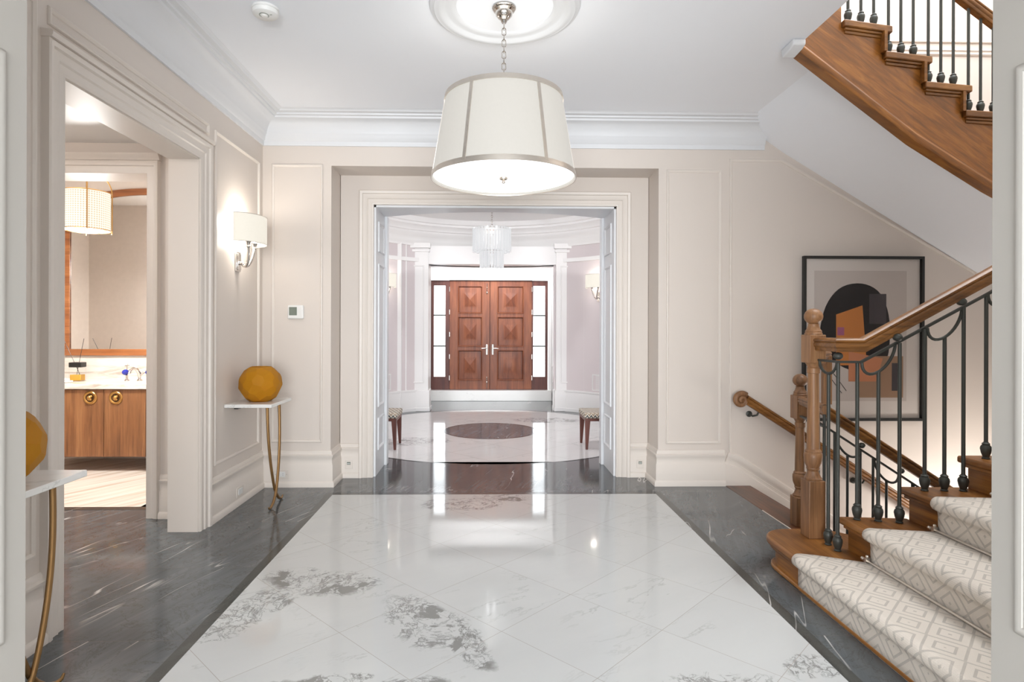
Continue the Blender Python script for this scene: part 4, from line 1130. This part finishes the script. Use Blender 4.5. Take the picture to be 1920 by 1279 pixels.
def vase(x, y, z, label, seed):
    random.seed(seed)
    t = thing('vase', label, 'vase', (x, y, z), group='amber vases on the console shelves')
    bm = bmesh.new(); R = .15; H = .265
    pts = []
    n_ = 60
    for i in range(n_):
        zz = 1 - 2 * (i + .5) / n_; a = i * 2.39996 + random.uniform(-.14, .14); r = math.sqrt(1 - zz * zz)
        pts.append(Vector((r * math.cos(a), r * math.sin(a), zz)))
    # planes tangent to an ellipsoid, intersected: start from a big cube and bisect
    bmesh.ops.create_cube(bm, size=1.0)
    for v in bm.verts: pass
    def cut(p0, no):
        g = list(bm.verts) + list(bm.edges) + list(bm.faces)
        r_ = bmesh.ops.bisect_plane(bm, geom=g, plane_co=p0, plane_no=no, clear_outer=True)
        ed = [e for e in r_['geom_cut'] if isinstance(e, bmesh.types.BMEdge)]
        if ed: bmesh.ops.edgenet_fill(bm, edges=ed)
    for p in pts:
        q = Vector((p.x * R * .985, p.y * R * .985, p.z * .147)); no = Vector((p.x / R, p.y / R, p.z / .147)).normalized()
        cut(q, no)
    cut(Vector((0, 0, H / 2 - .002)), Vector((0, 0, 1))); cut(Vector((0, 0, -H / 2)), Vector((0, 0, -1)))
    bmesh.ops.translate(bm, verts=bm.verts, vec=(0, 0, H / 2))
    # open mouth
    topf = [f for f in bm.faces if f.normal.z > .99 and f.calc_center_median().z > H - .01]
    if topf:
        r_ = bmesh.ops.inset_region(bm, faces=topf, thickness=.008)
        for f in topf:
            if f.is_valid: bmesh.ops.translate(bm, verts=list(f.verts), vec=(0, 0, -.10))
    bmesh.ops.recalc_face_normals(bm, faces=bm.faces)
    me = bpy.data.meshes.new('body'); bm.to_mesh(me); bm.free(); me.materials.append(MAT['amber'])
    o = bpy.data.objects.new('body', me); COL.objects.link(o); o.parent = t
    b = o.modifiers.new('bevel', 'BEVEL'); b.width = .007; b.segments = 3; b.limit_method = 'ANGLE'; b.angle_limit = .1
    me.shade_smooth()
    return t
vase(-1.722, 4.55, .792, 'round faceted amber glass vase on the console under the sconce', 3)
vase(-1.752, 2.135, .792, 'faceted amber glass vase half hidden by the near white pillar', 5)

# ---- thermostat, smoke detector, sockets
t = thing('thermostat', 'white thermostat with grey display on the cream wall panel', 'thermostat', (-1.619, YB, 1.485))
m = M(); m.box(-1.687, -1.551, YB - .026, YB, 1.427, 1.545); obj('housing', m, 'plastic', t, bev=.012, seg=4)
m = M(); m.box(-1.672, -1.606, YB - .0285, YB - .02, 1.458, 1.528); obj('display', m, 'lcd', t, bev=.002)
t = thing('smoke_detector', 'round white smoke detector on the ceiling near the left crown', 'smoke detector', (-1.245, 3.345, ZC))
m = M(); m.lathe([(.001, 0), (.073, 0), (.073, -.012), (.068, -.014), (.068, -.018), (.072, -.020), (.068, -.036), (.052, -.046), (.001, -.050)], (-1.245, 3.345, ZC), 40); obj('housing', m, 'plastic', t, smooth=30)
m = M(); m.lathe([(.001, -.056), (.014, -.055), (.018, -.048), (.020, -.048), (.022, -.0475), (.024, -.040)], (-1.245, 3.325, ZC), 24); obj('sensor_button', m, 'plastic', t)
m = M(); m.lathe([(.0225, -.0490), (.0265, -.0490), (.0265, -.044), (.0225, -.044), (.0225, -.049)], (-1.245, 3.325, ZC), 24); obj('vent_ring', m, 'lcd', t)
m = M(); m.box(-1.213, -1.200, 3.320, 3.324, ZC - .0475, ZC - .044); obj('indicator', m, 'lcd', t)
def socket(kind, x, y, z, w_, h_, label, side='y', cat='socket'):
    t = thing(kind, label, cat, (x, y, z))
    if side == 'y':
        m = M(); m.box(x - w_ / 2, x + w_ / 2, y - .006, y, z - h_ / 2, z + h_ / 2); obj('cover_plate', m, 'trim', t, bev=.003)
        m = M()
        if w_ > .1:
            m.box(x - .036, x + .036, y - .009, y - .004, z - .022, z + .022); obj('outlet_face', m, 'plastic', t, bev=.002)
            m = M()
            for s in (-1, 1):
                for dz in (-.006, .006): m.box(x + s * .017 - .004, x + s * .017 + .004, y - .0095, y - .006, z + dz - .001, z + dz + .001)
                m.box(x + s * .048 - .002, x + s * .048 + .002, y - .0072, y - .004, z - .002, z + .002)
            obj('slots', m, 'black', t)
        else:
            m.box(x - .016, x + .016, y - .0075, y - .004, z - .0, z + .024); obj('step_light_lens', m, 'lcd', t)
            m = M(); m.box(x - .013, x + .013, y - .012, y - .004, z + .008, z + .013); obj('louvre', m, 'plastic', t)
    else:
        m = M(); m.box(x, x + .006, y - w_ / 2, y + w_ / 2, z - h_ / 2, z + h_ / 2); obj('cover_plate', m, 'trim', t, bev=.003)
        m = M(); m.box(x + .004, x + .009, y - .036, y + .036, z - .022, z + .022); obj('outlet_face', m, 'plastic', t, bev=.002)
    return t
yb_ = YB - .0225
socket('wall_socket', -1.735, yb_, .11, .125, .075, 'cream horizontal wall socket in the baseboard behind the console legs')
socket('wall_socket', XL + .0225, 4.562, .10, .125, .075, 'cream blank-looking socket in the left wall baseboard below the console', 'x')
socket('step_light', -1.236, YR - .0225, .12, .066, .075, 'small square step light in the baseboard beside the left casing of the main opening', cat='step light')
socket('step_light', 1.405, YR - .0225, .12, .066, .075, 'small square step light in the baseboard beside the right casing of the main opening', cat='step light')

# ---- framed print (plain abstract colour shapes)
t = thing('framed_print', 'large black-framed abstract print in black, orange and tan hanging on the stair wall', 'picture', (3.255, YB, .56))
X0, X1, Z0, Z1 = 2.735, 3.79, .56, 1.985; YF = YB - .04
m = M(); m.mould(rect((X0, Z0), (X1, Z1), 'y', YB), (0, -1, 0), [(0, 0), (0, .04), (.022, .04), (.022, .012), (.03, 0)], True); obj('frame', m, 'black', t, bev=.002)
m = M(); m.box(X0 + .02, X1 - .02, YB - .010, YB - .004, Z0 + .02, Z1 - .02); obj('mat_board', m, 'paper', t)  if 'paper' in MAT else None
MAT['paper'] = paint('off-white mat board', srgb(222, 214, 208), .7)
MAT['paper2'] = paint('print paper', srgb(204, 194, 188), .7)
MAT['ink_black'] = simple('black ink', srgb(28, 24, 26), .6)
MAT['ink_grey'] = simple('dark grey ink', srgb(72, 66, 70), .6)
MAT['ink_orange'] = simple('orange ink', srgb(206, 130, 66), .6)
MAT['ink_peach'] = simple('peach ink', srgb(204, 134, 96), .6)
MAT['ink_tan'] = simple('tan ink', srgb(164, 130, 104), .6)
MAT['ink_violet'] = simple('violet ink', srgb(170, 98, 132), .6)
m = M(); m.box(X0 + .02, X1 - .02, YB - .010, YB - .004, Z0 + .02, Z1 - .02); obj('mat_board', m, 'paper', t)
pr_ = M(); pr_.box(2.84, 3.65, YB - .012, YB - .010, .73, 1.86); sheet = obj('print_sheet', pr_, 'paper2', t)
def blobp(name, pts, mat, lay):
    # smooth closed outline through the points
    P_ = []; n_ = len(pts)
    for i in range(n_):
        p0, p1, p2, p3 = [Vector(pts[(i + k) % n_]) for k in (-1, 0, 1, 2)]
        for q in range(5):
            u = q / 5; P_.append(tuple(.5 * ((2 * p1) + (p2 - p0) * u + (2 * p0 - 5 * p1 + 4 * p2 - p3) * u * u + (3 * p1 - p0 - 3 * p2 + p3) * u ** 3)))
    m = M(); m.prism(P_, YB - .012, YB - .0122 - .0006 * lay, 'y'); obj(name, m, mat, sheet, smooth=0)
blobp('black_shape', [(2.90, 1.20), (2.92, 1.50), (3.05, 1.70), (3.25, 1.75), (3.42, 1.66), (3.50, 1.42), (3.48, 1.10), (3.36, .98), (3.10, 1.02)], 'ink_black', 1)
m = M(); m.prism([(3.03, 1.04), (3.03, 1.48), (3.26, 1.56), (3.30, 1.04)], YB - .012, YB - .0140, 'y'); obj('orange_shape', m, 'ink_orange', sheet, smooth=0)
m = M(); m.prism([(3.22, .76), (3.62, .76), (3.62, 1.12), (3.22, 1.12)], YB - .012, YB - .0132, 'y'); obj('tan_shape', m, 'ink_tan', sheet, smooth=0)
m = M(); m.prism([(3.14, .90), (3.38, .90), (3.44, 1.10), (3.14, 1.16)], YB - .012, YB - .0146, 'y'); obj('peach_shape', m, 'ink_peach', sheet, smooth=0)
m = M(); m.prism([(3.32, 1.40), (3.47, 1.40), (3.47, 1.66), (3.32, 1.66)], YB - .012, YB - .0136, 'y'); obj('grey_shape', m, 'ink_grey', sheet, smooth=0)
m = M(); m.prism([(3.52, .82), (3.60, .82), (3.60, 1.06), (3.52, 1.06)], YB - .012, YB - .0139, 'y'); obj('grey_shape', m, 'ink_grey', sheet, smooth=0)
m = M(); m.prism([(3.04, 1.30), (3.10, 1.30), (3.10, 1.37), (3.04, 1.37)], YB - .012, YB - .0146, 'y'); obj('violet_shape', m, 'ink_violet', sheet, smooth=0)
m = M()
for a, b in (((2.93, 1.00), (3.08, .80)), ((2.97, 1.02), (3.12, .82))):
    m.cyl((a[0], YB - .0142, a[1]), (b[0], YB - .0142, b[1]), .0024, 6)
obj('brush_lines', m, 'ink_black', sheet)
m = M(); m.box(X0 + .02, X1 - .02, YB - .020, YB - .018, Z0 + .02, Z1 - .02); obj('glazing', m, 'glass', t, smooth=0)

# ================================================================== POWDER ROOM
t = thing('vanity_cabinet', 'wall-hung walnut vanity with round brass pulls under a marble counter', 'cabinet', (-3.575, 5.9, .14))
m = M(); m.box(-4.345, -2.80, 5.625, PY - .002, .14, .772); obj('carcass', m, 'walnut', t, bev=.002)
for x0, x1, px in ((-3.965 - .38, -3.969, None), (-3.965, -3.577, -3.699), (-3.573, -3.19, -3.463), (-3.186, -2.80, None)):
    m = M(); m.box(x0, x1, 5.603, 5.623, .14, .768); d = obj('door', m, 'walnut', t, bev=.0015)
    if px:
        m = M(); m.lathe([(.028, .001), (.034, -.004), (.052, -.007), (.062, -.003), (.064, .001), (.028, .001)], (0, 0, 0), 36, mat=Matrix.Translation((px, 5.603, .693)) @ Matrix.Rotation(-PI / 2, 4, 'X') @ Matrix.Scale(-1, 4, (0, 0, 1)))
        m = M(); 
        R_ = Matrix.Translation((px, 5.602, .693)) @ Matrix.Rotation(PI / 2, 4, 'X')
        m.lathe([(.040, 0), (.040, .006), (.046, .010), (.056, .010), (.063, .004), (.064, 0), (.040, 0)], (0, 0, 0), 36, mat=R_)
        h = obj('ring_pull', m, 'brass', d)
        m = M(); m.lathe([(.001, .001), (.041, .001), (.041, .002), (.001, .002)], (0, 0, 0), 30, mat=R_); hb = obj('recess', m, 'gilt_dark', h) if 'gilt_dark' in MAT else None
        MAT.setdefault('gilt_dark', simple('dark brass recess', srgb(88, 62, 36), .5, .6))
        if hb is None: hb = obj('recess', m, 'gilt_dark', h)
        m = M(); m.ball((px - .004, 5.598, .690), .022, 10, 1.2); m.ball((px + .014, 5.595, .706), .013, 8); m.ball((px + .010, 5.596, .676), .010, 8); obj('medallion', m, 'brass', h)
m = M(); m.box(-4.36, -2.78, 5.585, PY - .002, .774, .82); ct = obj('worktop', m, 'marble_pow', None, bev=.003) if 'marble_pow' in MAT else None
def pale_marble():
    mm, nt, p = new_mat('pale veined travertine')
    V = mapping(nt, pos(nt), rot=(0, .12, 0), sc=(2, 6, 14))
    n1 = noise(nt, V, 1.0, 7, .65, 1.0)
    plug(nt, ramp(nt, n1.outputs['Fac'], [(.34, srgb(176, 164, 152)), (.48, srgb(214, 206, 197)), (.66, srgb(228, 222, 215))]), p.inputs['Base Color']); p.inputs['Roughness'].default_value = .2
    return mm
MAT['marble_pow'] = pale_marble()
tag(obj('worktop', m, 'marble_pow', None, bev=.003), 'pale veined stone counter slab on the walnut vanity', 'counter')
m = M(); m.box(-4.36, -2.78, PY - .024, PY, .82, 1.035); struct('trim_40', m, 'marble_pow')
MAT['mirror'] = simple('silvered mirror', (.93, .92, .90, 1), .015, 1.0)
t = thing('mirror', 'tall arched mirror in a teak frame above the vanity', 'mirror', (-3.49, PY, 1.06))
cxm = -3.49; hw = .845
def arch(off):
    L = [(cxm - hw + off, 1.062 + off)]
    L.append((cxm + hw - off, 1.062 + off)); zs_ = 2.625
    L.append((cxm + hw - off, zs_ - off * .9))
    for i in range(1, 16):
        u = 1 - 2 * i / 16; x = u * (hw - off)
        L.append((cxm + x, zs_ - off + .155 * (1 - u * u) ** .9))
    L.append((cxm - hw + off, zs_ - off * .9)); return L
O, I = arch(0), arch(.066); n_ = len(O)
m = M(); vs = [(x, PY - .028, z) for x, z in O] + [(x, PY - .028, z) for x, z in I] + [(x, PY - .001, z) for x, z in O] + [(x, PY - .014, z) for x, z in I]
fs = []
for i in range(n_):
    j = (i + 1) % n_
    fs += [(i, j, n_ + j, n_ + i), (i, 2 * n_ + i, 2 * n_ + j, j), (n_ + i, n_ + j, 3 * n_ + j, 3 * n_ + i), (2 * n_ + i, 3 * n_ + i, 3 * n_ + j, 2 * n_ + j)]
m.add(vs, fs); obj('frame', m, 'teak', t, smooth=20, bev=.003)
m = M(); m.prism(arch(.055), PY - .013, PY - .006, 'y'); obj('glass', m, 'mirror', t, smooth=0)
# lantern pendant in the powder room
LX, LY = -3.335, 5.0
t = thing('pendant_light', 'cream woven lantern pendant with brass hoops in front of the powder room mirror', 'pendant light', (LX, LY, 2.95))
R_ = .168; z0, z1 = 2.16, 2.475
def lantern_mat():
    m, nt, p = new_mat('lit woven cream lantern shade')
    uv = objc(nt); s = N(nt, 'ShaderNodeSeparateXYZ'); plug(nt, uv, s.inputs[0])
    an = math_n(nt, 'ARCTAN2', s.outputs[1], s.outputs[0])
    a = math_n(nt, 'ABSOLUTE', math_n(nt, 'SUBTRACT', math_n(nt, 'FRACT', math_n(nt, 'MULTIPLY', an, 9.0)), .5))
    b = math_n(nt, 'ABSOLUTE', math_n(nt, 'SUBTRACT', math_n(nt, 'FRACT', math_n(nt, 'MULTIPLY', s.outputs[2], 55)), .5))
    d = math_n(nt, 'GREATER_THAN', math_n(nt, 'ADD', a, b), .62)
    c = mixc(nt, d, (1, .92, .80, 1), (.62, .44, .24, 1))
    plug(nt, c, p.inputs['Emission Color']); p.inputs['Base Color'].default_value = (.25, .22, .18, 1); p.inputs['Emission Strength'].default_value = .72
    p.inputs['Roughness'].default_value = .7
    return m
MAT['lantern'] = lantern_mat()
m = M(); m.lathe([(R_, z0), (R_, z1), (R_ - .003, z1), (R_ - .003, z0), (R_, z0)], (LX, LY, 0), 48); obj('lamp_shade', m, 'lantern', t)
m = M()
for z in (z0, z1):
    m.tube([(LX + (R_ + .008) * math.cos(2 * PI * i / 40), LY + (R_ + .008) * math.sin(2 * PI * i / 40), z) for i in range(40)], .004, 6, closed=True)
for a in (.6, .6 + PI / 2, .6 + PI, .6 + 3 * PI / 2):
    c_, s_ = math.cos(a), math.sin(a); q = R_ * .86 if False else R_ + .010
    p_ = [(LX + q * c_, LY + q * s_, z0 - .02), (LX + q * c_, LY + q * s_, z1)] + [(LX + q * math.cos(b) * c_, LY + q * math.cos(b) * s_, z1 + .19 * math.sin(b)) for b in [PI / 2 * i / 10 for i in range(1, 11)]]
    m.tube(p_, .0045, 6)
m.cyl((LX, LY, z1 - .05), (LX, LY, 2.95), .006, 8)
for a in (0, PI / 2): m.cyl((LX - R_ * math.cos(a), LY - R_ * math.sin(a), z0), (LX + R_ * math.cos(a), LY + R_ * math.sin(a), z0), .003, 6)
m.lathe([(.001, 2.95), (.06, 2.95), (.055, 2.93), (.012, 2.915), (.001, 2.91)], (LX, LY, 0), 20)
obj('hoops', m, 'brass', t)
m = M(); m.lathe([(.001, z0 + .01), (R_ - .01, z0 + .01), (R_ - .01, z0 + .014), (.001, z0 + .014)], (LX, LY, 0), 30); obj('diffuser', m, 'diffuser', t)
light('lantern_bulb', 'POINT', (LX, LY, 2.38), 30, (1, .97, .93), .05)
light('lantern_bulb', 'AREA', (LX, LY, 2.145), 34, (1, .985, .96), .26, .26, (LX, LY, 0))
light('lantern_bulb', 'POINT', (LX, LY, 2.05), 24, (1, .985, .96), .10)
light('vestibule_downlight', 'AREA', (-3.45, 2.8, 2.655), 28, (1, .96, .92), .3, .3, (-3.0, 3.2, 0))  # added fill out of view, brightens the vestibule
# faucet
t = thing('faucet', 'silver swan faucet with cobalt blue handles on the stone counter', 'faucet', (-3.45, 5.95, .82))
MAT['cobalt'] = simple('cobalt blue glass', srgb(38, 48, 150), .15)
m = M(); fy = 5.96
m.lathe([(.001, .82), (.026, .82), (.024, .832), (.014, .84), (.014, .87), (.001, .875)], (-3.45, fy, 0), 18)
m.tube([(-3.45, fy, .86), (-3.452, fy - .01, .90), (-3.462, fy - .03, .935), (-3.478, fy - .06, .948), (-3.49, fy - .09, .93), (-3.49, fy - .105, .90)], [.016, .018, .016, .014, .012, .013], 12)
m.tube([(-3.44, fy, .88), (-3.40, fy + .01, .915), (-3.385, fy + .01, .905)], [.014, .010, .003], 10)
obj('spout', m, 'chrome', t)
for x in (-3.575, -3.345):
    m = M(); m.lathe([(.001, .82), (.024, .82), (.022, .83), (.012, .836), (.011, .872), (.015, .876), (.001, .88)], (x, fy, 0), 16)
    m.cyl((x, fy, .93), (x, fy, .972), .004, 8); m.cyl((x - .022, fy, .968), (x + .022, fy, .972), .004, 8); m.ball((x, fy, .984), .008, 8)
    h = obj('valve', m, 'chrome', t)
    m = M(); m.ball((x - .012, fy - .006, .905), .032, 16, .9); hh = obj('handle', m, 'cobalt', h); hh['label'] = 'cobalt blue round handle'
# reed diffuser
t = thing('reed_diffuser', 'square glass reed diffuser with amber liquid and black lid on the counter', 'reed diffuser', (-4.04, 5.95, .82))
def liq(name, col, tr):
    m, nt, p = new_mat(name); p.inputs['Roughness'].default_value = .08; p.inputs['Transmission Weight'].default_value = tr
    n = noise(nt, objc(nt), 8, 2); plug(nt, mixc(nt, n.outputs['Fac'], col, tuple(c * .95 for c in col[:3]) + (1,)), p.inputs['Base Color']); return m
MAT['bottle_glass'] = liq('bottle glass', (.93, .93, .9, 1), .8); MAT['oil'] = liq('amber oil', srgb(224, 172, 72), .1)
dx, dy = -4.04, 5.93
m = M(); m.box(dx - .058, dx + .058, dy - .04, dy + .04, .82, .955); obj('bottle', m, 'glass', t, bev=.006)
m = M(); m.box(dx - .052, dx + .052, dy - .035, dy + .035, .826, .885); obj('liquid', m, 'oil', t, bev=.003)
m = M(); m.box(dx - .06, dx + .06, dy - .042, dy + .042, .957, 1.005); obj('lid', m, 'black', t, bev=.004)
m = M()
for (ax, az) in ((-.145, 1.235), (.055, 1.24)): m.cyl((dx - ax * .3, dy, .84), (dx + ax, dy + .01, az), .0022, 6)
m.cyl((dx + .035, dy, .84), (dx - .02, dy, 1.0), .002, 6); obj('reeds', m, 'black', t)
MAT['cotton'] = paint('white cotton', srgb(236, 234, 230), .9, .1)
m = M(); P_ = []
def pad(m, x0, x1, y0, y1, z0, h, r=.012):
    m.box(x0, x1, y0, y1, z0, z0 + h)
t = thing('hand_towel', 'folded white hand towel lying on the vanity counter', 'towel', (-4.13, 5.72, .82))
m = M(); pad(m, -4.32, -3.99, 5.62, 5.80, .821, .018); o = obj('lower_fold', m, 'cotton', t, bev=.008, seg=3)
m = M(); pad(m, -4.30, -4.02, 5.63, 5.80, .840, .016); o = obj('upper_fold', m, 'cotton', t, bev=.007, seg=3)
t = thing('tumbler', 'dark box-shaped tumbler at the edge of the counter beside the reed diffuser', 'tumbler', (-4.22, 5.95, .82))
m = M(); m.lathe([(.001, .82), (.034, .82), (.038, .93), (.034, .93), (.031, .83), (.001, .83)], (-4.215, 5.93, 0), 24); obj('body', m, 'black', t)

# ================================================================== FOYER: benches, grilles
def zig():
    m, nt, p = new_mat('flamestitch upholstery')
    s = N(nt, 'ShaderNodeSeparateXYZ'); plug(nt, pos(nt), s.inputs[0])
    z_ = math_n(nt, 'PINGPONG', math_n(nt, 'ADD', math_n(nt, 'ADD', s.outputs[0], s.outputs[1]), 10.0), .022)
    v = math_n(nt, 'ADD', math_n(nt, 'SUBTRACT', s.outputs[2], math_n(nt, 'MULTIPLY', s.outputs[1], .5)), math_n(nt, 'MULTIPLY', z_, 1.5))
    k = math_n(nt, 'FRACT', math_n(nt, 'MULTIPLY', math_n(nt, 'ADD', v, 10.0), 14.0))
    n = N(nt, 'ShaderNodeValToRGB'); r = n.color_ramp; r.interpolation = 'CONSTANT'
    r.elements[0].position = 0; r.elements[1].position = .3
    r.elements.new(.55); r.elements.new(.8)
    for e_, c in zip(list(r.elements), (srgb(214, 205, 190), srgb(48, 58, 64), srgb(222, 214, 200), srgb(140, 118, 94))): e_.color = c
    plug(nt, k, n.inputs[0]); plug(nt, n.outputs[0], p.inputs['Base Color']); p.inputs['Roughness'].default_value = .9
    return m
MAT['zig'] = zig()
MAT['legwood'] = wood('dark red bench wood', srgb(70, 32, 24), srgb(94, 46, 34), srgb(110, 58, 44), 'z')
def bench(x0, x1, label, inner):
    y0, y1 = 6.56, 7.0
    t = thing('bench', label, 'bench', ((x0 + x1) / 2, 6.78, 0), group='benches in the round foyer')
    m = M(); m.box(x0, x1, y0, y1, .35, .412); obj('seat', m, 'zig', t, bev=.014, seg=4)
    m = M(); m.box(x0 + .008, x1 - .008, y0 + .008, y1 - .008, .318, .35); obj('seat_rail', m, 'legwood', t, bev=.003)
    for x, s in ((x0 + .008, 1), (x1 - .008, -1)):
        for y, q in ((y0 + .008, 1), (y1 - .008, -1)):
            w0, w1 = .058, .026
            a = [(x, y, .35), (x + s * w0, y, .35), (x + s * w0, y + q * w0, .35), (x, y + q * w0, .35)]
            sp = -s * 0.0
            b_ = [(x + s * .005, y + q * .005, .0), (x + s * (.005 + w1), y + q * .005, 0), (x + s * (.005 + w1), y + q * (.005 + w1), 0), (x + s * .005, y + q * (.005 + w1), 0)]
            mid = [tuple(lerp(u, v, .5) + (0) for u, v in zip(p, q_)) for p, q_ in zip(a, b_)]
            mm = M(); mm.add(a + b_, [(0, 1, 2, 3), (7, 6, 5, 4), (0, 4, 5, 1), (1, 5, 6, 2), (2, 6, 7, 3), (3, 7, 4, 0)]); obj('leg', mm, 'legwood', t, bev=.002, smooth=0)
bench(-1.60, -.985, 'zigzag upholstered foyer bench with dark tapered legs, left of the dark floor medallion', 1)
bench(1.10, 1.72, 'zigzag upholstered foyer bench with dark tapered legs, right of the dark floor medallion', -1)
for s, lab in ((-1, 'white air grille low on the rose wall behind the left foyer bench'), (1, 'white air grille low on the rose wall behind the right foyer bench')):
    a = PI / 2 - s * math.radians(48 if s < 0 else 49)
    x = FX + (FR - .001) * math.cos(a); y = FY + (FR - .001) * math.sin(a); out = math.atan2(-math.sin(a), -math.cos(a))
    t = thing('air_grille', lab, 'air vent', (x, y, .50), out)
    m = M(); m.mould(rect((-.10, -.13), (.10, .13), 'x', -.012), (1, 0, 0), [(0, 0), (0, .016), (.018, .018), (.02, 0)], True); obj('frame', m, 'plastic', t, False)
    m = M()
    for i in range(12): m.box(-.004, .0, -.085, .085, -.108 + i * .019, -.100 + i * .019)
    obj('louvres', m, 'plastic', t, False)
    m = M(); m.box(-.012, -.006, -.1, .1, -.13, .13); obj('backing', m, 'lcd', t, False)
